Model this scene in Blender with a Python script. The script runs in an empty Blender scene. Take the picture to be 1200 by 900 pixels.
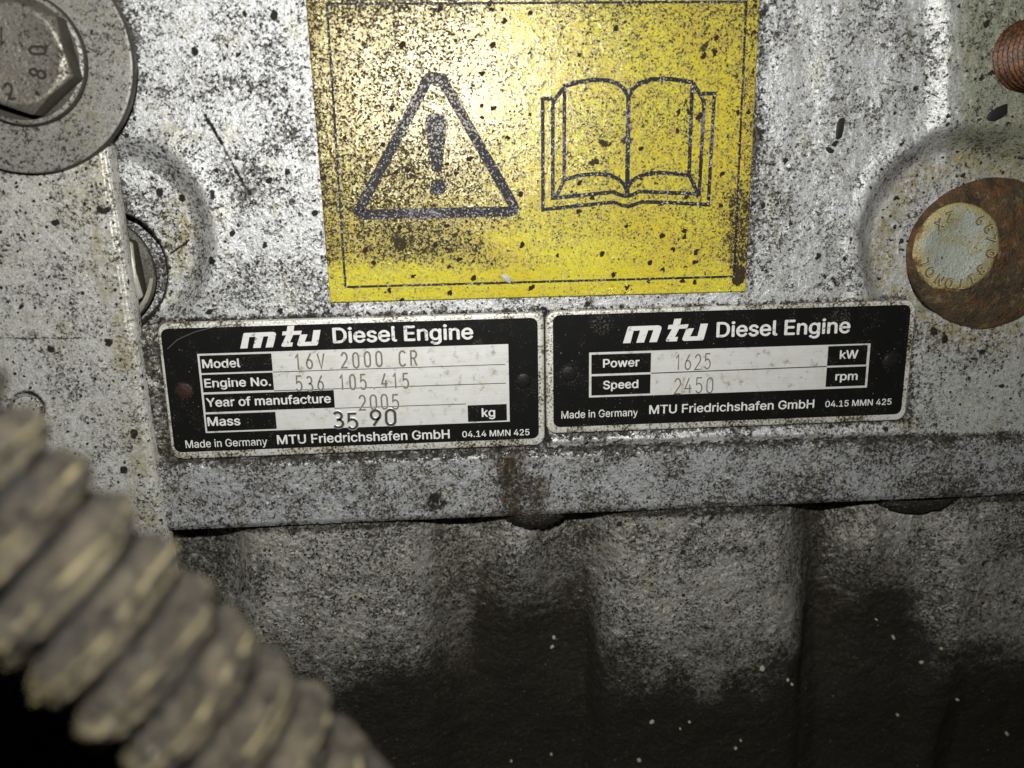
import bpy, bmesh, math, random
import numpy as np
from mathutils import Matrix, Vector

# ---------------------------------------------------------------- camera, world, lamp, exposure
# The place: one side of an engine block.  Its flat face is the plane y = 0 (x right, z up, the viewer at -y).
# All lengths below are in millimetres and are scaled by S when a mesh is made.
S = 0.001
D = 240.0                                   # the lens is 240 mm in front of the face
F = 1000.0                                  # focal length for a frame 1200 wide
YAW, PITCH, ROLL = -0.06802661, -0.24244674, -0.01856661
Rm = (Matrix.Rotation(YAW, 3, 'Z') @ Matrix.Rotation(math.pi / 2 + PITCH, 3, 'X') @ Matrix.Rotation(ROLL, 3, 'Z'))
R = np.array(Rm)

sc = bpy.context.scene
COL = sc.collection
cam_d = bpy.data.cameras.new('camera')
cam = bpy.data.objects.new('camera', cam_d)
COL.objects.link(cam)
cam.matrix_world = Matrix.Translation((0, -D * S, 0)) @ Rm.to_4x4()
cam_d.sensor_width = 36
cam_d.lens = 30
cam_d.clip_start = 0.005
cam_d.clip_end = 20
cam_d.dof.use_dof = True
cam_d.dof.focus_distance = 0.246
cam_d.dof.aperture_fstop = 10.0
sc.camera = cam

world = bpy.data.worlds.new('World')
sc.world = world
world.use_nodes = True
bg = world.node_tree.nodes['Background']
bg.inputs[0].default_value = (0.9, 0.95, 1.0, 1)
bg.inputs[1].default_value = 0.006

ld = bpy.data.lights.new('phone_flash', 'POINT')
ld.energy = 2.8
ld.color = (1.0, 0.995, 0.97)
ld.shadow_soft_size = 0.0028
flash = bpy.data.objects.new('phone_flash', ld)
flash.location = (-0.007, -D * S + 0.004, 0.047)
COL.objects.link(flash)

sc.view_settings.view_transform = 'Standard'
sc.view_settings.look = 'None'
sc.view_settings.exposure = 0.0
sc.view_settings.gamma = 1.0

rng = random.Random(7)
nrng = np.random.default_rng(11)


# ---------------------------------------------------------------- geometry helpers
def W(px, py, h=0.0):
    """Point of the plane h mm in front of the face (survey coordinates of the photograph to millimetres)."""
    d = R @ np.array([(px - 600) / F, -(py - 450) / F, -1.0])
    t = (D - h) / d[1]
    return np.array([t * d[0], -h, t * d[2]])


def survey(x, z, h=0.0):
    """Inverse of W for arrays."""
    v = np.stack([x, np.full_like(x, D - h) if np.isscalar(h) else D - h, z])
    c = np.tensordot(R.T, v, axes=1)
    return 600 + F * c[0] / -c[2], 450 - F * c[1] / -c[2]


def smooth(a, b, x):
    t = np.clip((x - a) / (b - a), 0, 1)
    return t * t * (3 - 2 * t)


def _hash(ix, iy, seed):
    n = (ix.astype(np.int64) * 374761393 + iy.astype(np.int64) * 668265263 + seed * 974711) & 0x7fffffff
    n = ((n ^ (n >> 13)) * 1274126177) & 0x7fffffff
    n = ((n ^ (n >> 11)) * 69069 + 12345) & 0x7fffffff
    return ((n >> 7) & 0xffff) / 65535.0


def vnoise(x, y, seed=0):
    ix, iy = np.floor(x), np.floor(y)
    fx, fy = x - ix, y - iy
    fx, fy = fx * fx * (3 - 2 * fx), fy * fy * (3 - 2 * fy)
    a, b = _hash(ix, iy, seed), _hash(ix + 1, iy, seed)
    c, d = _hash(ix, iy + 1, seed), _hash(ix + 1, iy + 1, seed)
    return (a + (b - a) * fx) * (1 - fy) + (c + (d - c) * fx) * fy


def fbm(x, y, seed=0, octv=4, gain=0.5):
    s, a, tot = 0, 1.0, 0
    for k in range(octv):
        s = s + a * vnoise(x * 2 ** k + 17.3 * k, y * 2 ** k - 9.1 * k, seed + k)
        tot += a
        a *= gain
    return s / tot


def seg_dist(px, py, a, b):
    ax, ay = a
    bx, by = b
    t = np.clip(((px - ax) * (bx - ax) + (py - ay) * (by - ay)) / ((bx - ax) ** 2 + (by - ay) ** 2), 0, 1)
    return np.hypot(px - ax - t * (bx - ax), py - ay - t * (by - ay))


def link(name, me, mat, parent=None):
    o = bpy.data.objects.new(name, me)
    COL.objects.link(o)
    if mat is not None:
        me.materials.append(mat)
    if parent is not None:
        o.parent = parent
        o.location = -parent.location      # meshes are written in scene millimetres
    return o


def mesh_np(name, co, faces, mat, parent=None, smooth_shade=True, marks=None):
    """co (n,3) in mm, faces an (m,4) array or a list of lists."""
    me = bpy.data.meshes.new(name)
    co = np.asarray(co, dtype=np.float64) * S
    if isinstance(faces, np.ndarray):
        m = len(faces)
        me.vertices.add(len(co))
        me.vertices.foreach_set('co', co.astype(np.float32).ravel())
        me.loops.add(m * 4)
        me.loops.foreach_set('vertex_index', faces.astype(np.int32).ravel())
        me.polygons.add(m)
        me.polygons.foreach_set('loop_start', np.arange(0, m * 4, 4, dtype=np.int32))
        me.update(calc_edges=True)
        me.validate()
    else:
        me.from_pydata([tuple(c) for c in co], [], faces)
    me.polygons.foreach_set('use_smooth', np.full(len(me.polygons), smooth_shade))
    if marks is not None:
        at = me.attributes.new('marks', 'FLOAT_COLOR', 'POINT')
        at.data.foreach_set('color', np.asarray(marks, dtype=np.float32).ravel())
    me.update()
    return link(name, me, mat, parent)


def grid_faces(nu, nv):
    i = np.arange(nu - 1)[None, :] + nu * np.arange(nv - 1)[:, None]
    return np.stack([i, i + 1, i + nu + 1, i + nu], axis=-1).reshape(-1, 4)


def relief(name, corners, nu, nv, hfun, mfun, mat, parent=None, skirt=0.0, base_h=0.0):
    """A cast or sheet surface as a fine grid over four survey corners (tl, tr, br, bl), height hfun(px,py,x,z) mm."""
    tl, tr, br, bl = [W(*c, base_h) for c in corners]
    u = np.linspace(0, 1, nu)[None, :]
    v = np.linspace(0, 1, nv)[:, None]
    def lerp(k):
        return (bl[k] * (1 - u) + br[k] * u) * (1 - v) + (tl[k] * (1 - u) + tr[k] * u) * v
    x, z = lerp(0), lerp(2)
    px, py = survey(x, z, base_h)
    h = base_h + hfun(px, py, x, z)
    co = np.stack([x, -h, z], axis=-1)
    mk = mfun(px, py, x, z) if mfun else np.zeros(x.shape + (4,))
    if skirt:
        co = np.pad(co, ((1, 1), (1, 1), (0, 0)), mode='edge')
        mk = np.pad(mk, ((1, 1), (1, 1), (0, 0)), mode='edge')
        co[0, :, 1] += skirt
        co[-1, :, 1] += skirt
        co[1:-1, 0, 1] += skirt
        co[1:-1, -1, 1] += skirt
        nu, nv = nu + 2, nv + 2
    return mesh_np(name, co.reshape(-1, 3), grid_faces(nu, nv), mat, parent, True, mk.reshape(-1, 4))


def thing(name, label, cat, at, group=None):
    o = bpy.data.objects.new(name, None)
    COL.objects.link(o)
    o.empty_display_size = 0.01
    o.location = Vector([c * S for c in at])
    o['label'] = label
    o['category'] = cat
    if group:
        o['group'] = group
    return o


def tag(o, label, cat, group=None):
    o['label'] = label
    o['category'] = cat
    if group:
        o['group'] = group
    return o


def lathe(name, prof, centre, mat, parent=None, n=96, lean=(0, 0), wob=0.0, seed=0, lean_from=None):
    """prof: list of (radius, height above face) from the outside up to the axis; axis along -y."""
    cx, cz = centre
    co = []
    th = np.linspace(0, 2 * math.pi, n, endpoint=False)
    h0 = prof[0][1]
    hm = max(p[1] for p in prof if not callable(p[1])) - h0 + 1e-6
    for k, (r, h) in enumerate(prof):
        rr = r(th) if callable(r) else np.full(n, float(r))
        if wob:
            rr = rr * (1 + wob * (fbm(np.cos(th) * 3 + 9 + seed, np.sin(th) * 3 + 9 + k * 0.3, seed, 3) - 0.5))
        hh = h(th) if callable(h) else np.full(n, float(h))
        f = (np.mean(hh) - h0) / hm if lean_from is None else max(0, (np.mean(hh) - lean_from) / (hm + h0 - lean_from))
        co.append(np.stack([cx + lean[0] * f + rr * np.cos(th), -hh, cz + lean[1] * f + rr * np.sin(th)], axis=-1))
    co = np.concatenate(co)
    faces = []
    m = len(prof)
    for k in range(m - 1):
        for i in range(n):
            j = (i + 1) % n
            faces.append([k * n + i, k * n + j, (k + 1) * n + j, (k + 1) * n + i])
    faces.append([(m - 1) * n + i for i in range(n)])
    return mesh_np(name, co, faces, mat, parent, True)


def ribbon_geo(pts, w, h, closed=False):
    """Flat stroke of width w along 2-D points (x, z) at height h."""
    p = np.asarray(pts, dtype=float)
    n = len(p)
    co, faces = [], []
    for i in range(n):
        if closed:
            a, b = p[(i - 1) % n], p[(i + 1) % n]
            d1, d2 = p[i] - a, b - p[i]
        else:
            d1 = p[i] - p[i - 1] if i > 0 else p[1] - p[0]
            d2 = p[i + 1] - p[i] if i < n - 1 else p[-1] - p[-2]
        d1 = d1 / (np.linalg.norm(d1) + 1e-9)
        d2 = d2 / (np.linalg.norm(d2) + 1e-9)
        nn = np.array([-d1[1] - d2[1], d1[0] + d2[0]])
        nn /= (np.linalg.norm(nn) + 1e-9)
        k = w / 2 / max(0.45, abs(nn @ np.array([-d1[1], d1[0]])))
        co += [(p[i][0] + nn[0] * k, -h, p[i][1] + nn[1] * k), (p[i][0] - nn[0] * k, -h, p[i][1] - nn[1] * k)]
    m = n if closed else n - 1
    for i in range(m):
        j = (i + 1) % n
        faces.append([2 * i, 2 * i + 1, 2 * j + 1, 2 * j])
    return co, faces


def strokes(name, lines, mat, parent, h, step=0.004):
    """Several strokes [(points, width, closed)] as one printed or stamped mark."""
    co, fa = [], []
    for k, (pts, w, closed) in enumerate(lines):
        c, f = ribbon_geo(pts, w, h + k * step, closed)
        o = len(co)
        co += c
        fa += [[i + o for i in q] for q in f]
    return mesh_np(name, co, fa, mat, parent, False)


def P2(pts, h):
    return [(W(x, y, h)[0], W(x, y, h)[2]) for x, y in pts]


def rounded(x0, x1, z0, z1, r, n=7):
    out = []
    for cx, cz, a in ((x1 - r, z1 - r, 0), (x0 + r, z1 - r, 90), (x0 + r, z0 + r, 180), (x1 - r, z0 + r, 270)):
        for k in range(n):
            t = math.radians(a + 90 * k / (n - 1))
            out.append((cx + r * math.cos(t), cz + r * math.sin(t)))
    return out


def sheet(name, outline, h, mat, parent, thick=0.0, bevel=0.0):
    """Flat piece with outline (x,z): top at h, walls down by thick, rounded rim of width bevel."""
    n = len(outline)
    p = np.array(outline)
    rings = []
    if thick:
        c = p.mean(axis=0)
        rings.append((p, h - thick))
        if bevel:
            for k in range(0, 5):
                a = math.pi / 2 * k / 4
                ins = bevel * (1 - math.cos(a))
                q = p.copy()
                d1 = np.roll(p, -1, 0) - np.roll(p, 1, 0)
                nn = np.stack([-d1[:, 1], d1[:, 0]], -1)
                nn /= np.linalg.norm(nn, axis=1)[:, None] + 1e-9
                rings.append((p + nn * ins, h - bevel * (1 - math.sin(a))))
        else:
            rings.append((p, h))
    else:
        rings.append((p, h))
    co, fa = [], []
    for q, hh in rings:
        co += [(a, -hh, b) for a, b in q]
    for k in range(len(rings) - 1):
        for i in range(n):
            j = (i + 1) % n
            fa.append([k * n + i, k * n + j, (k + 1) * n + j, (k + 1) * n + i])
    fa.append([(len(rings) - 1) * n + i for i in range(n)])
    return mesh_np(name, co, fa, mat, parent, bool(bevel))


def box_from(pts, h):
    """Axis-aligned rectangle (x0,x1,z0,z1) from survey corners tl,tr,br,bl."""
    a = [W(*p, h) for p in pts]
    return ((a[0][0] + a[3][0]) / 2, (a[1][0] + a[2][0]) / 2, (a[2][2] + a[3][2]) / 2, (a[0][2] + a[1][2]) / 2)


_glyph_ref = {}
try:                                         # the grotesque that ships inside Blender; the built-in font otherwise
    import os
    FONT = bpy.data.fonts.load(os.path.join(bpy.utils.system_resource('DATAFILES'), 'fonts', 'Inter.woff2'))
except Exception:
    FONT = None



def text_mesh(body, offset=0.0, shear=0.0):
    cu = bpy.data.curves.new('lettering', 'FONT')
    cu.body = body
    if FONT:
        cu.font = FONT
    cu.size = 1
    cu.offset = offset
    cu.shear = shear
    cu.resolution_u = 4
    cu.fill_mode = 'NONE'
    ob = bpy.data.objects.new('lettering', cu)
    COL.objects.link(ob)
    dg = bpy.context.evaluated_depsgraph_get()
    dg.update()
    me = bpy.data.meshes.new_from_object(ob.evaluated_get(dg))
    bpy.data.objects.remove(ob)
    bpy.data.curves.remove(cu)
    v = np.array([tuple(q.co) for q in me.vertices])
    nv = len(v)
    nxt = {}
    for e in me.edges:
        a_, b_ = e.vertices
        if abs(a_ - b_) == 1:
            nxt[min(a_, b_)] = max(a_, b_)
        else:
            nxt[max(a_, b_)] = min(a_, b_)
    bpy.data.meshes.remove(me)
    # fill by winding number, so overlapping outlines of a glyph stay solid
    from mathutils.geometry import delaunay_2d_cdt
    ev = np.array(sorted(nxt.items()))
    vo, eo, fo, _, _, _ = delaunay_2d_cdt([Vector((p[0], p[1])) for p in v], [tuple(e) for e in ev.tolist()], [], 0, 1e-6)
    w = np.array([tuple(p) for p in vo])
    A, B = v[ev[:, 0], :2], v[ev[:, 1], :2]
    tri = np.array([list(q) for q in fo])
    c = w[tri].mean(axis=1)
    up = (A[None, :, 1] <= c[:, None, 1]) & (B[None, :, 1] > c[:, None, 1])
    dn = (A[None, :, 1] > c[:, None, 1]) & (B[None, :, 1] <= c[:, None, 1])
    lf = (B[None, :, 0] - A[None, :, 0]) * (c[:, None, 1] - A[None, :, 1]) - (c[:, None, 0] - A[None, :, 0]) * (B[None, :, 1] - A[None, :, 1])
    wn = (up & (lf > 0)).sum(1) - (dn & (lf < 0)).sum(1)
    f = [list(q) for q in tri[wn != 0]]
    return np.concatenate([w, np.zeros((len(w), 1))], 1), f


def lettering(name, body, left, right, cap_px, mat, parent, h, offset=0.012, ref='H', rot=None):
    """Text whose baseline runs from survey point left to right, cap height cap_px at the left end."""
    v, f = text_mesh(body, 0.0)
    if ref not in _glyph_ref:
        r, _ = text_mesh(ref, 0.0)
        _glyph_ref[ref] = r[:, 1].max()
    ch = _glyph_ref[ref]
    a, b = W(*left, h), W(*right, h)
    top = W(left[0], left[1] - cap_px, h)
    L = b[0] - a[0]
    zs = (top[2] - a[2]) / ch
    x0, x1 = v[:, 0].min(), v[:, 0].max()
    xx = (v[:, 0] - x0) / (x1 - x0)
    base = np.stack([a[0] + xx * L, np.full(len(v), -h), a[2] + (b[2] - a[2]) * xx + v[:, 1] * zs], -1)
    w = offset * zs
    co, fa = [], []
    for k, (dx, dz) in enumerate(((0, 0), (w, 0), (-w, 0), (0, w * .7), (0, -w * .7)) if w > 0 else ((0, 0),)):   # heavier weight
        co.append(base + np.array([dx, -0.002 * k, dz]))
        fa += [[i + k * len(v) for i in q] for q in f]
    return mesh_np(name, np.concatenate(co), fa, mat, parent, False)


# single-stroke figures as an engraving machine cuts them; unit box 0..1 wide, 0..1 high
def arc(cx, cy, rx, ry, a0, a1, n=10):
    return [(cx + rx * math.cos(math.radians(a0 + (a1 - a0) * k / n)), cy + ry * math.sin(math.radians(a0 + (a1 - a0) * k / n))) for k in range(n + 1)]


FIG = {
    '0': [arc(.5, .72, .36, .28, 0, 180) + arc(.5, .28, .36, .28, 180, 360) + [(.86, .72)]],
    '1': [[(.25, .78), (.55, 1), (.55, 0)]],
    '2': [arc(.5, .7, .36, .3, 165, -30) + [(.12, 0), (.9, 0)]],
    '3': [arc(.46, .75, .34, .25, 150, -90) + arc(.46, .26, .4, .26, 90, -150)],
    '4': [[(.6, 1), (.1, .3), (.92, .3)], [(.68, .55), (.68, 0)]],
    '5': [[(.85, 1), (.22, 1), (.17, .55)] + arc(.46, .32, .4, .32, 120, -150)],
    '6': [[(.72, 1), (.25, .55)] + arc(.5, .3, .37, .3, 150, -210)],
    '8': [arc(.5, .76, .3, .24, -90, 270, 16), arc(.5, .26, .38, .26, 90, 450, 16)],
    '9': [[(.3, 0), (.76, .5)] + arc(.5, .7, .37, .3, -30, 330, 14)],
    'V': [[(.08, 1), (.5, 0), (.92, 1)]],
    'C': [arc(.55, .7, .4, .3, 30, 180) + arc(.55, .3, .4, .3, 180, 330)],
    'R': [[(.15, 0), (.15, 1), (.55, 1)] + arc(.55, .76, .32, .24, 90, -90) + [(.15, .52)], [(.5, .52), (.9, 0)]],
    '.': [[(.4, .02), (.6, .02)]],
    '-': [[(.2, .5), (.8, .5)]],
}


def stamped(name, body, left, right, cap_px, width, mat, parent, h, fill=0.68, jitter=0.0, seed=1):
    rr = random.Random(seed)
    a, b = W(*left, h), W(*right, h)
    top = W(left[0], left[1] - cap_px, h)
    H = top[2] - a[2]
    n = len(body)
    pitch = (b[0] - a[0]) / (n - 1 + fill)
    lines = []
    for i, ch in enumerate(body):
        if ch == ' ':
            continue
        f = i / max(1, n - 1)
        ox, oz = a[0] + i * pitch, a[2] + (b[2] - a[2]) * f + rr.uniform(-jitter, jitter) * H
        tl = rr.uniform(-jitter, jitter) * 0.6
        for st in FIG[ch]:
            pts = [(ox + (x + tl * y) * pitch * fill, oz + y * H) for x, y in st]
            lines.append((pts, width, False))
    co, fa, idx = [], [], []
    for k, (pts, w, _) in enumerate(lines):
        rows = [ribbon_geo(pts, w * q, 0)[0] for q in (1.45, 1.0)]
        o, m_, hh = len(co), len(pts), h + k * 0.002
        for i in range(m_):
            for (p_, up) in ((rows[0][2 * i], 0.0), (rows[1][2 * i], 0.09), (rows[1][2 * i + 1], 0.09), (rows[0][2 * i + 1], 0.0)):
                co.append((p_[0], -(hh + up), p_[2]))
        for i in range(m_ - 1):
            for q in range(3):
                a_ = o + 4 * i + q
                fa.append([a_, a_ + 1, a_ + 5, a_ + 4])
                idx.append(1 if q != 1 else 0)
    ob = mesh_np(name, co, fa, mat, parent, False)
    ob.data.materials.append(M['alu'])
    ob.data.polygons.foreach_set('material_index', idx)
    return ob


# ---------------------------------------------------------------- material helpers
class NT:
    def __init__(self, name):
        self.m = bpy.data.materials.new(name)
        self.m.use_nodes = True
        self.t = self.m.node_tree
        self.b = self.t.nodes['Principled BSDF']
        g = self.t.nodes.new('ShaderNodeNewGeometry')
        s = self.t.nodes.new('ShaderNodeVectorMath')
        s.operation = 'SCALE'
        s.inputs[3].default_value = 1 / S
        self.t.links.new(g.outputs['Position'], s.inputs[0])
        self.pos = s.outputs[0]               # scene position in millimetres

    def put(self, sock, val):
        if hasattr(val, 'links'):
            self.t.links.new(val, sock)
        elif isinstance(val, (tuple, list)):
            sock.default_value = tuple(val) + (1,) if len(val) == 3 and sock.type == 'RGBA' else val
        else:
            sock.default_value = val

    def shift(self, off):
        n = self.t.nodes.new('ShaderNodeVectorMath')
        n.operation = 'ADD'
        self.t.links.new(self.pos, n.inputs[0])
        n.inputs[1].default_value = off
        return n.outputs[0]

    def stretch(self, sc_):
        n = self.t.nodes.new('ShaderNodeVectorMath')
        n.operation = 'MULTIPLY'
        self.t.links.new(self.pos, n.inputs[0])
        n.inputs[1].default_value = sc_
        return n.outputs[0]

    def noise(self, scale, detail=3, rough=0.55, off=None, vec=None, dist=0.0):
        n = self.t.nodes.new('ShaderNodeTexNoise')
        self.t.links.new(vec if vec is not None else (self.shift(off) if off else self.pos), n.inputs['Vector'])
        n.inputs['Scale'].default_value = scale
        n.inputs['Detail'].default_value = detail
        n.inputs['Roughness'].default_value = rough
        n.inputs['Distortion'].default_value = dist
        return n.outputs['Fac']

    def specks(self, scale, keep, rmax, off=None):
        """Scattered round-ish specks: 1 inside a speck; keep = share of cells with one."""
        n = self.t.nodes.new('ShaderNodeTexVoronoi')
        w = self.noise(scale * 2.2, 2, off=off)
        wv = self.t.nodes.new('ShaderNodeVectorMath')
        wv.operation = 'ADD'
        base = self.shift(off) if off else self.pos
        self.t.links.new(base, wv.inputs[0])
        k = self.math('MULTIPLY', w, 0.7 / scale)
        cb = self.t.nodes.new('ShaderNodeCombineXYZ')
        self.t.links.new(k, cb.inputs[0])
        self.t.links.new(k, cb.inputs[2])
        self.t.links.new(cb.outputs[0], wv.inputs[1])
        self.t.links.new(wv.outputs[0], n.inputs['Vector'])
        n.inputs['Scale'].default_value = scale
        sp = self.t.nodes.new('ShaderNodeSeparateColor')
        self.t.links.new(n.outputs['Color'], sp.inputs[0])
        pick = self.math('LESS_THAN', sp.outputs[0], keep)
        rad = self.math('MULTIPLY', self.math('POWER', sp.outputs[1], 1.6), rmax)
        inside = self.step(self.math('SUBTRACT', rad, n.outputs['Distance']), 0.0, 0.06)
        return self.math('MULTIPLY', pick, inside)

    def grain(self, scale, off=(0, 0, 0)):
        """Granular random value 0..1, one per irregular cell."""
        w = self.t.nodes.new('ShaderNodeTexNoise')
        self.t.links.new(self.shift(off), w.inputs['Vector'])
        w.inputs['Scale'].default_value = scale * 1.3
        w.inputs['Detail'].default_value = 2
        sc_ = self.t.nodes.new('ShaderNodeVectorMath')
        sc_.operation = 'SCALE'
        self.t.links.new(w.outputs['Color'], sc_.inputs[0])
        sc_.inputs[3].default_value = 1.1 / scale
        ad = self.t.nodes.new('ShaderNodeVectorMath')
        ad.operation = 'ADD'
        self.t.links.new(self.shift(off), ad.inputs[0])
        self.t.links.new(sc_.outputs[0], ad.inputs[1])
        v = self.t.nodes.new('ShaderNodeTexVoronoi')
        self.t.links.new(ad.outputs[0], v.inputs['Vector'])
        v.inputs['Scale'].default_value = scale
        sp = self.t.nodes.new('ShaderNodeSeparateColor')
        self.t.links.new(v.outputs['Color'], sp.inputs[0])
        return sp.outputs[0]

    def math(self, op, a, b=0.0, clamp=False):
        n = self.t.nodes.new('ShaderNodeMath')
        n.operation = op
        n.use_clamp = clamp
        self.put(n.inputs[0], a)
        self.put(n.inputs[1], b)
        return n.outputs[0]

    def step(self, v, lo, hi, a=0.0, b=1.0):
        n = self.t.nodes.new('ShaderNodeMapRange')
        n.interpolation_type = 'SMOOTHSTEP'
        self.put(n.inputs[0], v)
        self.put(n.inputs[1], lo)
        self.put(n.inputs[2], hi)
        self.put(n.inputs[3], a)
        self.put(n.inputs[4], b)
        return n.outputs[0]

    def mix(self, f, a, b, mode='MIX'):
        n = self.t.nodes.new('ShaderNodeMix')
        n.data_type = 'RGBA'
        n.blend_type = mode
        self.put(n.inputs[0], f)
        self.put(n.inputs[6], a)
        self.put(n.inputs[7], b)
        return n.outputs[2]

    def fmix(self, f, a, b):
        n = self.t.nodes.new('ShaderNodeMix')
        self.put(n.inputs[0], f)
        self.put(n.inputs[2], a)
        self.put(n.inputs[3], b)
        return n.outputs[0]

    def scale_col(self, c, f):
        n = self.t.nodes.new('ShaderNodeVectorMath')
        n.operation = 'SCALE'
        self.put(n.inputs[0], c)
        self.put(n.inputs[3], f)
        return n.outputs[0]

    def marks(self):
        n = self.t.nodes.new('ShaderNodeAttribute')
        n.attribute_name = 'marks'
        s = self.t.nodes.new('ShaderNodeSeparateColor')
        self.t.links.new(n.outputs['Color'], s.inputs[0])
        return s.outputs[0], s.outputs[1], s.outputs[2]

    def bump(self, h, dist=0.3, strength=1.0, prev=None):
        n = self.t.nodes.new('ShaderNodeBump')
        n.inputs['Strength'].default_value = strength
        n.inputs['Distance'].default_value = dist * S
        self.put(n.inputs['Height'], h)
        if prev is not None:
            self.t.links.new(prev, n.inputs['Normal'])
        return n.outputs[0]

    def done(self, col, rough, bump=None, metal=0.0, spec=0.5, coat=0.0):
        self.put(self.b.inputs['Base Color'], col)
        self.put(self.b.inputs['Roughness'], rough)
        self.put(self.b.inputs['Metallic'], metal)
        self.put(self.b.inputs['Specular IOR Level'], spec)
        if coat:
            self.b.inputs['Coat Weight'].default_value = coat
            self.b.inputs['Coat Roughness'].default_value = 0.15
        if bump is not None:
            self.t.links.new(bump, self.b.inputs['Normal'])
        return self.m


def painted_casting(name, base, dark=(0.018, 0.016, 0.013), thr=0.54, big=0.22, warm=(0.36, 0.30, 0.12), metal=0.3,
                    rough=0.36, bump_mm=0.35, green=(0.37, 0.385, 0.285), fine=1.25, smear=0.0, follow=0.24, sludge=(0.017, 0.0148, 0.011), spec=0.5):
    """Silver-grey engine paint peppered with black oily dirt. marks: R extra grime and painted shade, G stain (rust/oil yellow), B green paint."""
    k = NT(name)
    mr, mg, mb = k.marks()
    n0 = k.noise(2.6, 3, 0.65, (3, 1, 8))
    n1 = k.noise(fine, 5, 0.7)
    n2 = k.noise(0.42, 3, 0.55, (31, 7, 2))
    n3 = k.noise(0.075, 5, 0.62, (5, 5, 40))
    g1, g2 = k.grain(2.3), k.grain(1.15, (40, 3, 3))
    gr = k.math('ADD', k.math('MULTIPLY', k.math('SUBTRACT', g1, 0.5), 0.20), k.math('MULTIPLY', k.math('SUBTRACT', g2, 0.5), 0.17))
    d = k.math('ADD', k.math('ADD', k.math('MULTIPLY', n1, 0.72), k.math('MULTIPLY', n2, 0.28)), gr)
    d = k.math('ADD', d, k.math('MULTIPLY', k.math('SUBTRACT', n3, 0.5), 0.56))
    d = k.math('ADD', d, k.math('MULTIPLY', mr, follow))
    m = k.math('MULTIPLY', k.step(d, thr - 0.01, thr + 0.10), k.step(k.noise(0.9, 2, 0.5, (50, 5, 5)), 0.3, 0.6, 0.62, 1.0))
    film = k.step(d, thr - 0.16, thr + 0.02)             # thin grey dirt film between the specks
    bs = k.specks(0.36, big, 0.34)
    bs2 = k.specks(0.85, big, 0.42, (9, 3, 3))
    m = k.math('MAXIMUM', m, k.math('MAXIMUM', bs, bs2))
    shade = k.math('MULTIPLY', k.step(n0, 0.28, 0.72, 0.80, 1.14), k.step(k.grain(3.0, (7, 70, 7)), 0.0, 1.0, 0.82, 1.16))
    paint = k.mix(mb, base, green)
    blotch = k.math('MULTIPLY', k.step(k.noise(0.11, 4, 0.65, (77, 1, 13)), 0.5, 0.72), 0.6)
    paint = k.mix(blotch, paint, (base[0] * 0.84, base[1] * 0.80, base[2] * 0.58))
    paint = k.scale_col(paint, shade)
    paint = k.mix(k.math('MULTIPLY', film, 0.5), paint, (0.19, 0.18, 0.155))
    if smear:                                            # brown oil film soaked into the casting
        sm = k.step(k.math('ADD', mr, k.math('MULTIPLY', k.math('SUBTRACT', k.math('ADD', k.noise(0.13, 5, 0.65, (8, 88, 8)), k.math('MULTIPLY', gr, 2.2)), 0.5), 0.6)), 0.16, 0.85)
        paint = k.mix(k.math('MULTIPLY', sm, smear), paint, (0.034, 0.029, 0.019))
    drip = k.math('MULTIPLY', k.step(k.noise(0.30, 4, 0.6, vec=k.stretch((1, 1, 0.16))), 0.54, 0.70), k.step(k.noise(0.06, 3, 0.6, (9, 90, 9)), 0.45, 0.65))
    paint = k.mix(k.math('MULTIPLY', drip, 0.5), paint, (0.24, 0.205, 0.12))
    st = k.math('MULTIPLY', mg, k.step(k.noise(0.35, 4, 0.7, (2, 60, 9)), 0.36, 0.62), True)
    paint = k.mix(st, paint, warm)
    mud = k.mix(k.noise(0.3, 3), dark, (0.035, 0.03, 0.02))
    col = k.mix(m, paint, mud)
    full = k.math('MULTIPLY', k.step(k.math('ADD', mr, k.math('MULTIPLY', k.math('SUBTRACT', k.math('ADD', n2, k.math('MULTIPLY', n1, 0.6)), 0.8), 1.1)), 0.62, 1.12), 0.95)
    full = k.math('MULTIPLY', full, k.step(gr, -0.17, -0.05, 0.8, 1.0))
    col = k.mix(full, col, sludge)
    dust = k.math('MULTIPLY', k.math('MAXIMUM', k.specks(0.8, 0.2, 0.24, (15, 15, 15)), k.math('MULTIPLY', k.specks(1.9, 0.3, 0.36, (25, 15, 5)), 0.5)), full)
    col = k.mix(dust, col, (0.26, 0.24, 0.19))
    hb = k.math('ADD', k.math('MULTIPLY', n1, 0.6), k.math('MULTIPLY', k.noise(0.6, 3, 0.6, (8, 8, 1)), 0.9))
    bp = k.bump(hb, bump_mm, 0.8)
    bp = k.bump(k.math('ADD', m, k.math('MULTIPLY', n0, 0.9)), 0.11, 0.8, bp)
    dirt = k.math('MAXIMUM', m, full)
    return k.done(col, k.fmix(dirt, rough, 0.65), bp, k.fmix(dirt, metal, 0.0), k.fmix(dirt, spec, 0.12))


M = {}
M['casting'] = painted_casting('casting_paint', (0.64, 0.645, 0.645), thr=0.55)
M['cover'] = painted_casting('cover_paint', (0.62, 0.61, 0.565), thr=0.60, big=0.3, bump_mm=0.2)
M['ledge'] = painted_casting('ledge_paint', (0.47, 0.475, 0.485), thr=0.525, big=0.3, bump_mm=0.3, fine=1.6, warm=(0.12, 0.065, 0.02))
M['lower'] = painted_casting('lower_paint', (0.40, 0.39, 0.345), thr=0.535, big=0.35, bump_mm=1.0, fine=1.3, spec=0.9, rough=0.28, smear=0.95, follow=0.08, sludge=(0.030, 0.026, 0.0195), warm=(0.11, 0.088, 0.05))


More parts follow.
